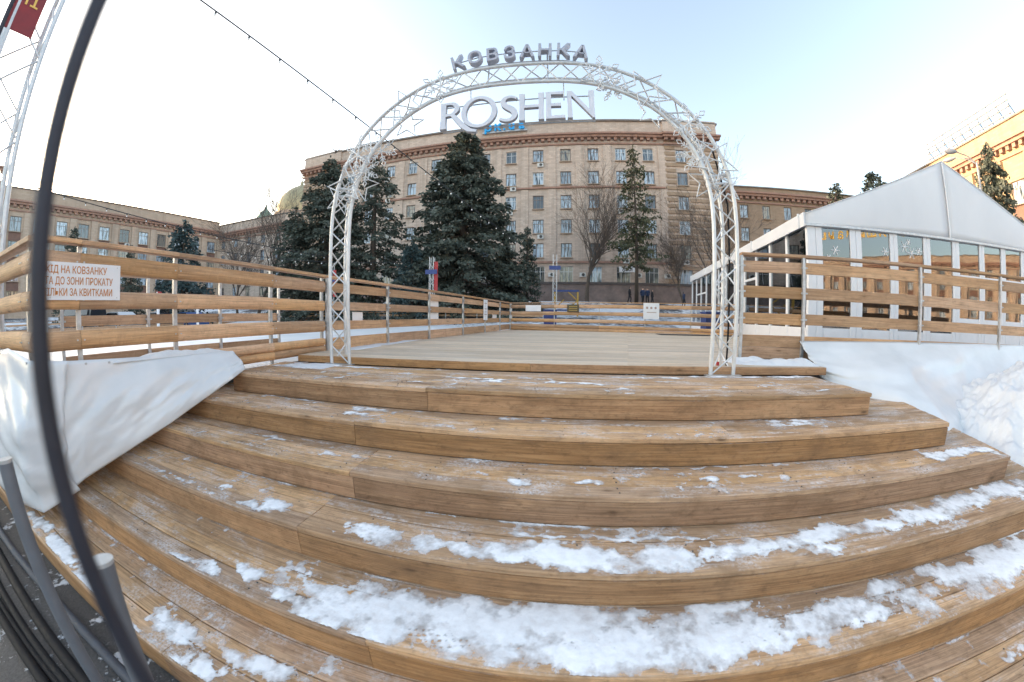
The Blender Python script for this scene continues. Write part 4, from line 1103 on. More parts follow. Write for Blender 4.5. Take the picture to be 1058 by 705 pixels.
# --- main block
W = 68.5
main = thing('main_building', 'six-storey beige brick office building behind the arch with dentilled cornice and blue roof letters', 'building', (-45.7, 49.7, 0), math.atan2(-2.4, 68.5))
U = lambda X: X + 45.7
rows_z = [CZ + z - 1.02 for z in (23.5, 19.95, 16.35, 12.78, 9.35)]
cols = [U(-11.35 + 3.95 * k) for k in range(-6, 7)]
wins = [(c, z, 'std') for c in cols for z in rows_z] + [(c, CZ + 5.9 - 1.2, 'grd') for c in cols]
ec = [U(17.2), U(-39.9)]
facade(main, W, BZ - 2, CZ + 28.9, wins + [(c, z, 'std') for c in ec for z in rows_z] + [(c, CZ + 5.9 - 1.2, 'grd') for c in ec], 'brick_beige', 18)
cornice(main, U(-37.2), U(14.6), CZ + 26.1)
for xa, xb in ((0, U(-37.4)), (U(14.7), W)):                       # banded corner bays stand forward
    for ex in (ec[0] if xa else ec[1],):
        for k in range(26):
            zz = 7.0 + k * .88
            if any(z - .45 < zz < z + 2.05 for z in rows_z + [CZ + 4.7]):
                strip(main, 'rustication_band', xa, ex - .95, zz, zz + .5, .16, 'brick_brown'); strip(main, 'rustication_band', ex + .95, xb, zz, zz + .5, .16, 'brick_brown')
            else: strip(main, 'rustication_band', xa, xb, zz, zz + .5, .16, 'brick_brown')
    cornice(main, xa, xb, CZ + 26.1, y0=-.35)
    strip(main, 'corner_parapet', xa, xb, CZ + 26.75, CZ + 29.3, .3, 'brick_beige')
strip(main, 'belt_course', U(-37.2), U(14.5), CZ + 18.35, CZ + 18.6, .3, 'cornice')
strip(main, 'belt_course', U(-37.2), U(14.5), CZ + 7.55, CZ + 7.8, .3, 'cornice')
for c in [U(-11.35 + 3.95 * (k + .5)) for k in range(-7, 7)]:
    strip(main, 'pilaster', c - .55, c + .55, CZ + 7.85, CZ + 18.3, .14, 'brick_beige')
    strip(main, 'pilaster', c - .55, c + .55, CZ + 18.65, CZ + 25.0, .14, 'brick_beige')
strip(main, 'plinth', -.3, W + .3, BZ - 2, CZ + 4.55, .8, 'granite')
strip(main, 'plinth_cap', -.35, W + .35, CZ + 4.55, CZ + 4.85, .95, 'granite_dark')
mm = MB(); mm.box((-.3, -.3, CZ + 28.9), (W + .3, 18.2, CZ + 29.15)); mm.build('roof', 'roof_metal', main)
for c in cols + ec:
    for z in rows_z:
        if rng.random() < .36: ob('air_conditioner', AC_D, main, (c + rng.choice((-.35, .35, -.1)), -.02 if c in cols else -.18, z - .78))
for c in (cols[-3] - 1.7, cols[-2] + 2.0, cols[-1] + 2.1, ec[0] + 1.9, cols[-5] + 1.9):
    ob('air_conditioner', AC_D, main, (c, -.15, CZ + 5.6))
mm = MB(); mm.box((U(7.75), -.25, CZ + 6.35), (U(10.0), -.17, CZ + 7.1)); mm.build('name_panel', 'sign_white', main)
me = text_mesh('АЗО!', .62, .01, .015, 'CENTER'); me.materials.clear(); me.materials.append(MATS['bulb_dark'])
o = ob('panel_lettering', me, main, (U(8.88), -.275, CZ + 6.5)); o.rotation_euler = (R(90), 0, 0)
for k, ch in enumerate('рк.ua'):
    me = text_mesh(ch, 2.0, .12, .05, 'CENTER'); me.materials.clear(); me.materials.append(MATS['blue_letter'])
    o = ob('roof_letter', me, main, (U(-10.9) + (0, 1.45, 2.5, 3.6, 5.1)[k], -.55, CZ + 28.0)); o.rotation_euler = (R(90), 0, 0)
mm = MB(); mm.box((U(-11.8), -.45, CZ + 27.75), (U(-5.0), -.02, CZ + 27.95)); mm.build('roof_letter_frame', 'galvanised', main)

def wing(name, label, p0, p1, ztop, wins_x, rows, kind, mat, piers=False, depth=14, base=0.0, parapet=1.9, extra=None, dent=.95):
    a = math.atan2(p1[1] - p0[1], p1[0] - p0[0]); L = math.hypot(p1[0] - p0[0], p1[1] - p0[1])
    root = thing(name, label, 'building', (p0[0], p0[1], 0), a)
    facade(root, L, base, CZ + ztop, [(x, CZ + z - WS[kind][1] / 2, kind) for x in wins_x(L) for z in rows], mat, depth)
    cornice(root, 0, L, CZ + ztop - parapet - .6, dent=dent)
    mm = MB(); mm.box((-.15, -.2, CZ + ztop), (L + .15, depth, CZ + ztop + .18)); mm.build('roof', 'roof_metal', root)
    if piers:
        xs = wins_x(L)
        for x in xs:
            for za, zb in zip(sorted(rows), sorted(rows)[1:]):
                mm = MB(); mm.box((x - WS[kind][0]/2 - .04, -.02, CZ + za + WS[kind][1]/2 + .03), (x + WS[kind][0]/2 + .04, .06, CZ + zb - WS[kind][1]/2 - .12)); mm.build('spandrel_panel', 'spandrel', root)
        st = xs[1] - xs[0]
        for x in xs + [xs[-1] + st]:
            strip(root, 'pilaster', x - st / 2 - .55, x - st / 2 + .55, base, CZ + ztop - parapet - 1.7, .38, mat)
    return root, L
# left building (runs towards us), corner with the link
step_x = lambda st, off=1.9: (lambda L: [off + st * k for k in range(int((L - off - .8) / st) + 1)])
lb, LL = wing('left_building', 'long tan brick building on the left with tall pilasters behind the log fence', (-79.0, -6.0), (-70.4, 50.2), 20.3, step_x(3.55), (14.9, 11.2, 7.5, 3.8), 'big', 'brick_tan', True, 14, 0)
tx = 12.0
mm = MB(); mm.box((4.0, -.9, 0), (tx + 5.0, 6, CZ + 20.9)); mm.build('tower_block', 'brick_tan', lb)
cornice(lb, 4.0, tx + 5.0, CZ + 22.2, y0=-.9, k=.9)
for k in range(14):
    xk = step_x(3.55)(LL)[k % 15]
    if rng.random() < .6 and xk > 18: ob('air_conditioner', AC_D, lb, (xk + .5, -.02, CZ + 14.9 - 1.9 + rng.choice((0, -3.7))))
wing('link_building', 'plain beige brick wing joining the left building to the main block, seen past bare trees', (-71.0, 50.4), (-45.2, 50.9), 19.7, step_x(4.12, 2.0), (15.6, 12.2, 8.7, 5.3), 'nar', 'brick_beige', False, 12, 1)
wing('right_wing', 'brown brick wing right of the main block, seen between arch and pavilion', (22.9, 50.0), (47, 47.2), 20.3, step_x(3.6, 4.6), (16.5, 13.0, 9.5, 6.0), 'nar', 'brick_brown', False, 12, 1, parapet=.9)
rbld, RL = wing('sunlit_building', 'sunlit sand-coloured building with pilasters rising behind the pavilion roof', (47.1, 38.0), (38.5, -2.5), 20.0, step_x(3.9, 2.4), (13.0, 9.2, 5.4), 'big', 'brick_sand', True, 14, 0, dent=.8)
# sign scaffold on its roof
sc_ = thing('roof_sign_scaffold', 'empty steel billboard scaffold on the roof of the sunlit building', 'scaffold', (45.9, 32.2, CZ + 20.2), math.atan2(-40.5, -8.6))
LS = 12.5
for k in range(10):
    x = LS * k / 9
    mm = MB(); mm.tube([(x, .3, 0), (x, .3, 2.5)], .075, 6); mm.tube([(x, 1.5, 0), (x, .3, 1.7)], .055, 6); mm.build('upright', 'lamp_head', sc_)
for z in (.5, 1.2, 1.85, 2.5):
    mm = MB(); mm.tube([(-.2, .22, z), (LS + .2, .22, z)], .07, 6); mm.build('cross_rail', 'lamp_head', sc_)
# church domes beyond the link wing
ch = thing('church', 'church with a gilded dome and a small green turret rising behind the link wing', 'church', (-67, 72, 0))
def lathe(mb, prof, cx=0, cy_=0, n=24, mi=0):
    vs_, fs = [], []
    for r_, z in prof:
        for k in range(n): a = 2 * math.pi * k / n; vs_.append((cx + r_ * math.cos(a), cy_ + r_ * math.sin(a), z))
    for i in range(len(prof) - 1):
        for k in range(n): fs.append((i * n + k, i * n + (k + 1) % n, (i + 1) * n + (k + 1) % n, (i + 1) * n + k))
    mb.add(vs_, fs, mi)
mm = MB(); lathe(mm, [(6.2, 2), (6.2, 27.5), (6.6, 27.6), (6.6, 28.4), (5.8, 28.5)]); mm.build('drum', 'brick_tan', ch)
mm = MB(); lathe(mm, [(5.9, 28.4), (6.15, 30.0), (5.7, 32.0), (4.6, 33.8), (3.0, 35.3), (1.3, 36.4), (.45, 37.0), (.35, 38.0), (.02, 38.2)]); mm.build('gold_dome', 'gold', ch, smooth=True)
mm = MB(); mm.box((-.09, -.06, 38.1), (.09, .06, 40.2)); mm.box((-.6, -.05, 39.1), (-.092, .05, 39.3)); mm.box((.092, -.05, 39.1), (.6, .05, 39.3)); mm.build('cross', 'gold', ch)
mm = MB(); lathe(mm, [(2.4, 2), (2.4, 28.0), (2.8, 28.1), (2.8, 28.5), (2.5, 29.6), (1.6, 31.0), (.6, 32.0), (.15, 33.2), (.02, 33.4)], -13.0, 0); mm.build('green_turret', 'green_copper', ch, smooth=True)
# building behind the camera, mirrored in the pavilion glass
bb_, BL = wing('opposite_building', 'sunlit building across the square, mirrored in the front glass of the pavilion', (150, -45), (20, -112), 19.5, step_x(4.2, 3.0), (15.2, 11.6, 8.0, 4.4), 'std', 'brick_tan', True, 14, 0)
for k, chh in enumerate('обілшинанш'):
    me = text_mesh(chh, 4.0, .15, .08, 'CENTER'); me.materials.clear(); me.materials.append(MATS['yellow_text'])
    o = ob('roof_letter', me, bb_, (85.5 + 2.95 * k, -.2, CZ + 25.2)); o.rotation_euler = (R(90), 0, 0)

# ------------------------------------------------------------------ trees
def spruce_mesh(h, rad, seed, bare=.12, tr0=.022, dens=1.0, droop=.35, leaf=.34, irregular=.25):
    r_ = np.random.default_rng(seed); q = []
    nb_ = int(h * 11 * dens)
    tr = []
    for b in range(nb_):
        t = bare + (1 - bare) * r_.random() ** .85
        z = h * t
        prof = (1 - t) ** .66 * min(1, (t - bare + .05) / .12 + .55)
        L = rad * prof * (1 - irregular + irregular * 2 * r_.random()) + .12
        a = r_.random() * 2 * math.pi
        n = max(5, int(L * 24 * dens))
        tr.append((z, a, L))
        s = r_.random(n) ** .62
        x = s * L; zz = z - droop * x * (.7 + .6 * r_.random()) + .10 * x * x / max(L, .3) + r_.normal(0, .07, n)
        w = r_.normal(0, .12 + .16 * s * L / max(rad, 1), n)
        px = math.cos(a) * x - math.sin(a) * w; py = math.sin(a) * x + math.cos(a) * w
        lz = zz - np.abs(r_.normal(0, .16, n)) * s
        # needle sprays: narrow quads pointing outwards and drooping
        for i in range(n):
            ln = .76 * leaf * (.6 + .9 * r_.random()); wd = ln * (.22 + .2 * r_.random())
            aa = a + r_.normal(0, .7); el = -.55 + r_.normal(0, .5)
            d = np.array([math.cos(aa) * math.cos(el), math.sin(aa) * math.cos(el), math.sin(el)])
            sd = np.cross(d, r_.normal(0, 1, 3)); sd /= np.linalg.norm(sd) + 1e-9
            p = np.array([px[i], py[i], lz[i]])
            q.append((p - sd * wd * .5, p + d * ln * .5 - sd * wd, p + d * ln, p + d * ln * .45 + sd * wd))
    # leader
    for k in range(40):
        z = h * (.93 + .07 * r_.random()); a = r_.random() * 6.28; d = np.array([math.cos(a) * .6, math.sin(a) * .6, .5]); p = np.array([0, 0, z]); ln = .3 * (1.1 - (z / h - .93) / .08)
        sd = np.cross(d, [0, 0, 1.]); sd /= np.linalg.norm(sd); q.append((p - sd * .05, p + d * ln * .5 - sd * .06, p + d * ln, p + d * ln * .5 + sd * .06))
    co = np.array(q).reshape(-1, 3); n = len(q)
    me = bpy.data.meshes.new('crown'); me.vertices.add(n * 4); me.vertices.foreach_set('co', co.reshape(-1)); me.loops.add(n * 4); me.loops.foreach_set('vertex_index', np.arange(n * 4, dtype=np.int32))
    me.polygons.add(n); me.polygons.foreach_set('loop_start', np.arange(0, n * 4, 4)); me.update(calc_edges=True)
    tk = MB(); tk.tube([(0, 0, -.4), (.03, .02, h * .3), (-.02, .03, h * .65), (0, 0, h * .99)], [h * tr0, h * tr0 * .77, h * tr0 * .41, .015], 9)
    for z, a, L in tr[::2]:
        tk.tube([(0, 0, z), (math.cos(a) * L * .85, math.sin(a) * L * .85, z - droop * L * .75)], [max(.012, L * .016), .006], 4, cap=False)
    return me, tk.data('trunk', 'bark', True)
SP = {}
def spruce(key, name, label, az, dist, ztop, mat, group=None, rot=0, sxy=1.0, **kw):
    x, y = math.sin(R(az)) * dist, math.cos(R(az)) * dist
    zb = float(ground_h(np.array(x), np.array(y))); h = CZ + ztop - zb
    if key not in SP: SP[key] = (spruce_mesh(**kw), kw['h'])
    (cm, tm), h0 = SP[key]
    root = thing(name, label, 'tree', (x, y, zb), rot, group); f = h / h0; root.scale = (f * sxy, f * sxy, f)
    cm2 = cm
    if not cm.materials: cm.materials.append(MATS[mat])
    ob('trunk', tm, root); ob('crown', cm2, root)
    return root
tanr = lambda el, d: math.tan(R(el)) * d
spruce('C', 'spruce_tree', 'tallest broad dark spruce right behind the ROSHEN letters', -16.6, 30, tanr(29.7, 30), 'spruce_needles', sxy=1.22, h=17, rad=5.6, seed=1, bare=.03, dens=1.75, droop=.45, irregular=.2)
spruce('A', 'spruce_tree', 'dark spruce left of the left arch leg in front of the link wing', -38.6, 34, tanr(24.0, 34), 'spruce_needles', sxy=1.2, h=16, rad=5.0, seed=2, bare=.03, dens=1.5, droop=.50)
spruce('B', 'spruce_tree', 'dark spruce with gaps low down just right of the left arch leg', -31.2, 33, tanr(24.6, 33), 'spruce_needles', sxy=1.2, h=16, rad=4.3, seed=3, bare=.09, dens=1.0, droop=.40, irregular=.35)
spruce('D', 'blue_spruce', 'small bluish spruce at the left foot of the tallest spruce', -24.9, 27, tanr(12.2, 27), 'blue_needles', h=6.5, rad=2.1, seed=4, bare=.02, dens=1.7, droop=.25, leaf=.24)
spruce('E', 'spruce_tree', 'slim small dark spruce on the right side of the tallest spruce', -5.9, 33, tanr(14.8, 33), 'spruce_needles', h=9, rad=1.6, seed=5, bare=.03, dens=1.5, droop=.3, leaf=.26)
spruce('C', 'spruce_tree', 'low dark spruce filling in behind the blue spruce', -9.5, 36, tanr(12.5, 36), 'spruce_needles', rot=1.3, sxy=1.1, h=17, rad=4.9, seed=1)
spruce('B', 'spruce_tree', 'dark low spruce at the far left end of the spruce group', -43.5, 36, tanr(16.5, 36), 'spruce_needles', rot=2.2, sxy=1.25, h=16, rad=3.6, seed=3)
spruce('D', 'spruce_tree', 'dense dark spruce in front of the corner of the left building', -59.3, 40, tanr(13.3, 40), 'blue_needles', rot=.7, sxy=1.05, h=6.5, rad=2.1, seed=4)
spruce('E', 'spruce_tree', 'small spruce in front of the left building beside the dark pole', -73.2, 42, tanr(11.2, 42), 'spruce_needles', rot=.4, h=9, rad=1.6, seed=5)
spruce('E', 'spruce_tree', 'second small spruce before the left building, right of the dark pole', -66.0, 46, tanr(9.6, 46), 'spruce_needles', rot=2.4, h=9, rad=1.6, seed=5)
spruce('A', 'spruce_tree', 'dark spruce in front of the sunlit building beside the street lamp', 62.0, 33, tanr(20.9, 33), 'spruce_needles', rot=1.9, sxy=.78, h=16, rad=4.4, seed=2)
spruce('E', 'spruce_tree', 'spruce whose tip alone shows above the middle of the pavilion roof', 47.6, 33, tanr(19.9, 33), 'spruce_needles', rot=.2, sxy=1.2, h=9, rad=1.6, seed=5)
spruce('E', 'spruce_tree', 'spruce whose tip alone shows above the left part of the pavilion roof', 42.4, 35, tanr(19.0, 35), 'spruce_needles', rot=3.2, h=9, rad=1.6, seed=5)
spruce('D', 'spruce_tree', 'low dark spruce peeping over the pavilion side valance', 30.8, 28, tanr(12.0, 28), 'spruce_needles', rot=3.2, h=6.5, rad=2.1, seed=4)
spruce('F', 'fir_tree', 'thin fir with a bare lower trunk and ragged crown right of centre', 12.0, 39.5, tanr(27.2, 39.5), 'fir_needles', sxy=1.0, h=19, rad=3.0, seed=6, bare=.22, dens=.8, droop=.28, leaf=.36, irregular=.5, tr0=.013)

def bare_tree(name, label, x, y, h, seed, spread=.5, n0=5, r0=.2, lean=0.0):
    r_ = random.Random(seed); zb = float(ground_h(np.array(x), np.array(y)))
    root = thing(name, label, 'tree', (x, y, zb))
    tk = MB(); cr = MB(); cnt = [0]
    queue = [(Vector((0, 0, -.3)), Vector((lean, 0, 1)).normalized(), h * .60, r0, 0)]
    while queue and cnt[0] < 2400:
        p, d, L, r, lev = queue.pop(0)
        if L < .2 or lev > 5: continue
        k = 5 if lev == 0 else (4 if lev < 3 else 2)
        pts = [p]; rr = [r]; q = p.copy(); dd = d.copy(); nodes = []
        for i in range(k):
            dd = (dd + Vector((r_.gauss(0, .12), r_.gauss(0, .12), r_.gauss(.05, .07)))).normalized(); q = q + dd * L / k
            pts.append(q.copy()); rr.append(max(.011, r * (1 - .6 * (i + 1) / k))); nodes.append((q.copy(), dd.copy(), rr[-1]))
        (tk if lev == 0 else cr).tube(pts, rr, 8 if lev == 0 else (5 if lev < 2 else 3), cap=False); cnt[0] += 1
        for ni, (qq, d2, r2) in enumerate(nodes):
            if lev == 0 and ni == 0: continue
            last = ni == len(nodes) - 1
            for _ in range((n0 - 3 if not last else 3) if lev == 0 else (2 if last or lev < 2 else 1)):
                a = r_.uniform(0, 6.283); sp = r_.uniform(.5, 1.0) * spread * 1.7
                o_ = d2.orthogonal().normalized(); o_.rotate(Matrix.Rotation(a, 3, d2)); nd = (d2 + o_ * sp + Vector((0, 0, .12))).normalized()
                queue.append((qq, nd, L * r_.uniform(.45, .72), r2 * .66, lev + 1))
    autosmooth(tk.build('trunk', 'bark', root)); cr.build('crown', 'bare_twig', root)
    return root
def pol(az, d): return math.sin(R(az)) * d, math.cos(R(az)) * d
bare_tree('bare_tree', 'leafless dark tree with a forked trunk in front of the middle windows', *pol(4.0, 41), 14.5, 3, .42, 6, .25)
bare_tree('bare_tree', 'leafless tree before the link wing, left of the dark spruces', *pol(-48.8, 40), 12.5, 8, .40, 5, .20)
bare_tree('bare_tree', 'thin leafless tree before the link wing, farther left', *pol(-51.5, 42), 10.5, 12, .45, 5, .15)
bare_tree('bare_tree', 'leafless tree behind the right leg of the arch', *pol(24.2, 40), 13.0, 21, .45, 5, .20)
bare_tree('bare_tree', 'small leafless tree left of the right arch leg in front of the banded bay', *pol(19.5, 41), 8.5, 25, .5, 5, .14)

# ------------------------------------------------------------------ string lights
def string(label, pts_fn, n_b, first, mats, cat='string lights', t0=0.0):
    root = thing('string_lights', label, cat, tuple(pts_fn(0)))
    o0 = Vector(pts_fn(0)); mm = MB(); mm.tube([Vector(pts_fn(t)) - o0 for t in np.linspace(0, 1, 60)], first, 5); mm.build('cable', 'string_cable', root)
    so = MB(); so.tube([(0, 0, .0), (0, 0, -.09)], .03, 8); sd = so.data('socket', 'bulb_dark')
    bu = MB(); lathe(bu, [(.01, -.09), (.025, -.105), (.036, -.13), (.025, -.16), (.004, -.17)], n=8); bd = bu.data('bulb', mats, True)
    for k in range(n_b):
        p = Vector(pts_fn((k + .5) / n_b)) - o0
        ob('socket', sd, root, p); ob('bulb', bd, root, p)
    return root
def span(A, B, sag):
    A, B = Vector(A), Vector(B)
    return lambda t: tuple(A + (B - A) * t - Vector((0, 0, sag * 4 * t * (1 - t))))
def dirp(az, el, hor): return (math.sin(R(az)) * hor, math.cos(R(az)) * hor, CZ + math.tan(R(el)) * hor)
A_ = dirp(-71, 41.6, 9.5); B_ = dirp(-6.6, 11.6, 27)
string('string of bulbs slanting from the top left down behind the arch', span(A_, B_, .35), 22, .022, 'bulb_glass')
string('string of bulbs sagging in front of the left building', span(dirp(-84, 15.9, 24), dirp(-38, 9.2, 30), .55), 20, .026, 'bulb_glass')
string('low string of bulbs in front of the left spruces', span(dirp(-56, 9.6, 26), dirp(-25, 8.9, 27), .5), 16, .018, 'bulb_glass')

# ------------------------------------------------------------------ rink poles, frame, bins, markers
def rink_pole(label, az, d, el, red=True):
    x, y = pol(az, d); zb = float(ground_h(np.array(x), np.array(y))); zb = max(zb, CZ - .64 if x < -1 and y < 25 else zb)
    root = thing('lattice_pole', label, 'pole', (x, y, zb)); zt = CZ + math.tan(R(el)) * d
    lattice(root, .27, 0, zt - zb, .022, 'truss_alu', .42)
    mm = MB(); mm.box((-.42, -.17, zt - zb - 1.15), (.42, -.14, zt - zb - .85)); mm.build('blue_plate', 'blue_paint', root)
    if red:
        mm = MB(); mm.box((.16, -.02, zt - zb - 2.25), (.42, .0, zt - zb - .3)); mm.build('red_flag', 'red_paint', root)
rink_pole('lattice pole with blue plate and red flag in front of the tallest spruce', -21.6, 23.5, 9.6)
rink_pole('lattice pole with a blue plate in front of the leafless tree', -1.3, 25.5, 10.3, False)
rink_pole('lattice pole with blue plate and red flag half hidden by the left arch leg', -37.6, 27, 7.8)
fr = thing('frame_gate', 'blue and yellow steel frame standing beside the lattice pole', 'frame', (*pol(.6, 29), float(ground_h(np.array(0.), np.array(29.)))))
for x in (-.95, .95):
    mm = MB(); mm.box((x - .07, -.07, 0), (x + .07, .07, 2.05)); mm.build('post', 'yellow_paint', fr)
mm = MB(); mm.box((-1.05, -.09, 2.05), (1.05, .09, 2.2)); mm.build('top_beam', 'blue_paint', fr)
mm = MB(); mm.box((-.88, -.06, .45), (.88, .06, .58)); mm.build('low_beam', 'blue_paint', fr)
mm = MB(); mm.tube([(-.88, 0, .7), (-.2, 0, 1.4)], .05, 6); mm.build('brace', 'yellow_paint', fr)
for za, zb in ((.6, 1.3), (2.03, 1.35)):
    mm = MB(); mm.tube([(.15, 0, za), (.88, 0, zb)], .05, 6); mm.build('brace', 'yellow_paint', fr)
def bin_(label, x, y):
    zb = float(ground_h(np.array(x), np.array(y))); root = thing('blue_bin', label, 'bin', (x, y, zb))
    h = CZ + .30 - zb
    mm = MB(); mm.add([(-.26, -.26, .05), (.26, -.26, .05), (.26, .26, .05), (-.26, .26, .05), (-.31, -.31, h), (.31, -.31, h), (.31, .31, h), (-.31, .31, h)], [(0, 3, 2, 1), (4, 5, 6, 7), (0, 1, 5, 4), (1, 2, 6, 5), (2, 3, 7, 6), (3, 0, 4, 7)]); mm.build('body', 'blue_paint', root)
    mm = MB(); mm.box((-.33, -.33, h + .003), (.33, .33, h + .07)); mm.build('lid', 'blue_paint', root)
bin_('blue bin behind the left part of the back fence', *pol(-2.0, 16.5))
bin_('blue bin behind the back fence close to the right arch leg', *pol(23.6, 15.5))
for lab, az, d in (('white and red marker post in the rink, nearer the sign', -62.5, 15), ('white and red marker post in the rink, farther from the sign', -57.2, 16.5)):
    x, y = pol(az, d); rt = thing('marker_post', lab, 'post', (x, y, CZ - .64))
    mm = MB(); mm.tube([(0, 0, 0), (0, 0, 1.6)], .05, 10); mm.build('post', 'sign_white', rt)
    mm = MB(); mm.box((.06, -.05, 1.25), (.10, .09, 1.6)); mm.build('red_sleeve', 'red_paint', rt)
# street lamp by the sunlit building
lp = thing('street_lamp', 'double-headed street lamp rising above the pavilion roof', 'street lamp', (*pol(60.6, 27), 0.8))
zt = CZ + tanr(19.0, 27) - .8
mm = MB(); mm.tube([(0, 0, 0), (0, 0, zt * .6), (0, 0, zt)], [.11, .09, .06], 10); autosmooth(mm.build('column', 'lamp_head', lp))
for sx, sy in ((-1.1, .55), (-.35, 1.2)):
    mm = MB(); mm.tube([(0, 0, zt - .1), (sx * .4, sy * .4, zt + .35), (sx, sy, zt + .6)], .035, 6); mm.build('arm', 'lamp_head', lp)
    d = Vector((sx, sy, 0)).normalized(); c = Vector((sx, sy, zt + .6)); mm = MB(); mm.tube([c - d * .1, c + d * .15, c + d * .45, c + d * .7], [.06, .14, .15, .05], 10); autosmooth(mm.build('lamp_head', 'lamp_head', lp))

# ------------------------------------------------------------------ people
def person(label, az, d, h, coat, face_az, stride=.0, seed=0):
    x, y = pol(az, d); zb = float(ground_h(np.array(x), np.array(y))) + .02
    s_ = h / 1.75
    J = {'pel': (0, 0, .95), 'chest': (0, 0, 1.28), 'neck': (0, 0, 1.48), 'head': (0, -.02, 1.60), 'top': (0, -.01, 1.74),
         'hipL': (-.10, 0, .90), 'kneeL': (-.11, -.06 - stride, .50), 'ankL': (-.11, .04 - stride * 1.6, .09), 'toeL': (-.12, -.14 - stride * 1.6, .045),
         'hipR': (.10, 0, .90), 'kneeR': (.11, -.04 + stride, .50), 'ankR': (.11, .06 + stride * 1.6, .09), 'toeR': (.12, -.12 + stride * 1.6, .045),
         'shL': (-.20, 0, 1.42), 'elL': (-.27, .05, 1.14), 'haL': (-.24, -.10 + stride, .90), 'shR': (.20, 0, 1.42), 'elR': (.27, .05, 1.14), 'haR': (.24, -.10 - stride, .90)}
    Rd = dict(pel=.17, chest=.19, neck=.075, head=.105, top=.07, hipL=.11, kneeL=.075, ankL=.06, toeL=.045, hipR=.11, kneeR=.075, ankR=.06, toeR=.045, shL=.09, elL=.065, haL=.05, shR=.09, elR=.065, haR=.05)
    E_ = [('pel', 'chest'), ('chest', 'neck'), ('neck', 'head'), ('head', 'top'), ('pel', 'hipL'), ('hipL', 'kneeL'), ('kneeL', 'ankL'), ('ankL', 'toeL'), ('pel', 'hipR'), ('hipR', 'kneeR'), ('kneeR', 'ankR'), ('ankR', 'toeR'),
          ('chest', 'shL'), ('shL', 'elL'), ('elL', 'haL'), ('chest', 'shR'), ('shR', 'elR'), ('elR', 'haR')]
    ks = list(J); me = bpy.data.meshes.new('person'); me.from_pydata([Vector(J[k]) * s_ for k in ks], [(ks.index(a), ks.index(b)) for a, b in E_], [])
    o = ob('person', me)
    sk = o.modifiers.new('skin', 'SKIN'); su = o.modifiers.new('sub', 'SUBSURF'); su.levels = su.render_levels = 1
    for i, k in enumerate(ks):
        v = me.skin_vertices[0].data[i]; v.radius = (Rd[k] * s_, Rd[k] * s_); v.use_root = (k == 'pel')
    bpy.context.view_layer.update()
    dg = bpy.context.evaluated_depsgraph_get(); m2 = bpy.data.meshes.new_from_object(o.evaluated_get(dg)); bpy.data.objects.remove(o)
    m2.materials.clear()
    for mt in (coat, 'coat_black', 'skin'): m2.materials.append(MATS[mt])
    for p in m2.polygons:
        z = p.center.z / s_; p.material_index = 2 if (1.50 < z < 1.66 and p.center.y < -.03) else (1 if z < .86 or z >= 1.50 else 0); p.use_smooth = True
    tag(ob('person', m2, None, (x, y, zb), (0, 0, R(face_az))), label, 'person')
person('person in a black coat walking alone left of the fir trunk', 10.9, 38.2, 1.78, 'coat_black', 80, .10)
person('person in a dark blue jacket just right of the fir trunk', 13.0, 38.0, 1.74, 'coat_navy', 20, .04)
person('person in a grey-blue coat in the middle of the group by the fir', 13.75, 38.6, 1.66, 'coat_navy', -30, .05)
person('person in black with hunched shoulders at the right of the group by the fir', 14.5, 37.6, 1.66, 'coat_black', 70, .08)
person('person in dark clothes beside the pavilion corner before the plinth', 19.5, 38.0, 1.60, 'coat_navy', 90, .06)

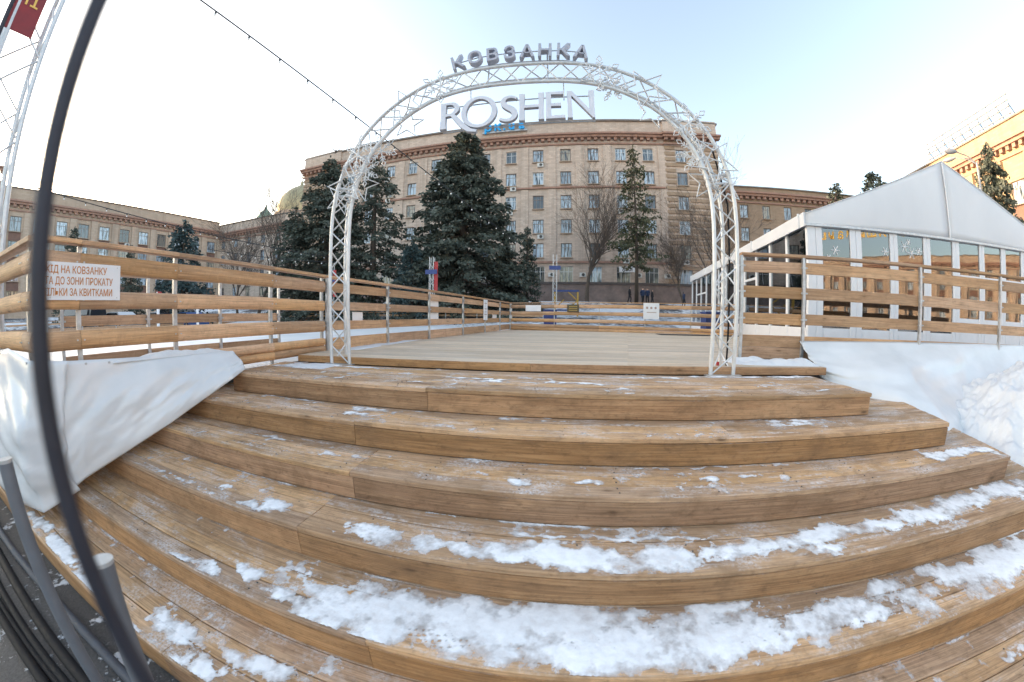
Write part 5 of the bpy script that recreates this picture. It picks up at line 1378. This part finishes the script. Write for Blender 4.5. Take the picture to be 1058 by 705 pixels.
# ------------------------------------------------------------------ parked cars
def car(label, az, d, rz, mat, L=4.3, hgt=1.48, van=False):
    x, y = pol(az, d); zb = float(ground_h(np.array(x), np.array(y)))
    root = thing('parked_car', label, 'car', (x, y, zb), rz, 'cars parked beyond the rink')
    w = .86
    prof = [(-L/2, .32), (-L/2, .78), (-L/2 + .12, .92), (-L * .30, .98), (-L * .17, hgt - .04), (0, hgt), (L * .22, hgt - .03), (L * .38, 1.0), (L/2 - .06, .88), (L/2, .55), (L/2, .32)]
    if van: prof = [(-L/2, .34), (-L/2, .95), (-L * .40, 1.05), (-L * .27, hgt), (L * .46, hgt), (L/2, hgt - .15), (L/2, .34)]
    mm = MB(); n = len(prof); vs_ = []
    for sy, ins in ((-1, 0), (1, 0)):
        for px, pz in prof: vs_.append((px, sy * (w - (.16 * max(0, pz - .95) / .5)), pz))
    fs = [tuple(range(n)), tuple(range(2 * n - 1, n - 1, -1))] + [(i, n + i, n + (i + 1) % n, (i + 1) % n) for i in range(n)]
    mm.add(vs_, fs); mm.build('body', mat, root)
    for sy in (-1, 1):
        zl, zh = .98, hgt - .10
        yy_ = lambda z: sy * (w - .16 * max(0, z - .95) / .5 + .006)
        x0, x1, x2, x3 = (-L * .27, -L * .155, L * .20, L * .33) if not van else (-L * .36, -L * .25, L * .40, L * .44)
        g = MB(); g.add([(x0, yy_(zl + .02), zl + .02), (x3, yy_(zl + .02), zl + .02), (x2, yy_(zh), zh), (x1, yy_(zh), zh)], [(0, 1, 2, 3) if sy < 0 else (3, 2, 1, 0)]); g.build('side_window', 'car_glass', root)
        for wx in (-L * .31, L * .30):
            g = MB(); g.tube([(wx, sy * .70, .31), (wx, sy * .875, .31)], .31, 18); wh = autosmooth(g.build('wheel', 'rubber', root))
            g = MB(); g.tube([(wx, sy * .876, .31), (wx, sy * .885, .31)], .19, 14); g.build('rim', 'rim', wh)
        g = MB(); g.box((-L/2 - .012, sy * .62 - .14, .66), (-L/2 + .03, sy * .62 + .14, .80)); g.build('headlight', 'bulb_glass', root)
        g = MB(); g.box((L/2 - .03, sy * .66 - .10, .70), (L/2 + .012, sy * .66 + .10, .86)); g.build('tail_light', 'red_paint', root)
car('silver car parked beyond the rink under the entrance sign', -67.5, 37, R(8), 'car_silver')
car('dark van parked left of the silver car, partly behind the dark pole', -72.0, 38, R(12), 'car_dark', 4.9, 1.95, True)
car('dark car parked between the silver car and the blue car', -62.5, 37.5, R(-5), 'car_dark')
car('blue car parked at the right end of the row beyond the rink', -58.3, 37, R(-8), 'car_blue')
car('silver van parked behind the gap between dark and blue cars', -60.4, 42, R(0), 'car_silver', 4.9, 1.9, True)

# a bird over the left arch shoulder
brd = thing('flying_bird', 'small dark bird flying left of the arch', 'bird', dirp(-38.2, 25.0, 20), R(40))
mm = MB(); lathe(mm, [(.005, -.16), (.05, -.06), (.06, .04), (.035, .12), (.005, .17)], n=8); mm.build('body', 'bark', brd, rot=(R(70), 0, 0))
for sx in (-1, 1):
    mm = MB(); mm.add([(0, -.05, 0), (0, .06, 0), (sx * .22, .05, .16), (sx * .30, -.04, .22), (0, -.05, .012), (0, .06, .012), (sx * .22, .05, .168), (sx * .30, -.04, .226)], [(0, 1, 2, 3), (7, 6, 5, 4), (0, 4, 5, 1), (1, 5, 6, 2), (2, 6, 7, 3), (3, 7, 4, 0)]); mm.build('wing', 'bark', brd)
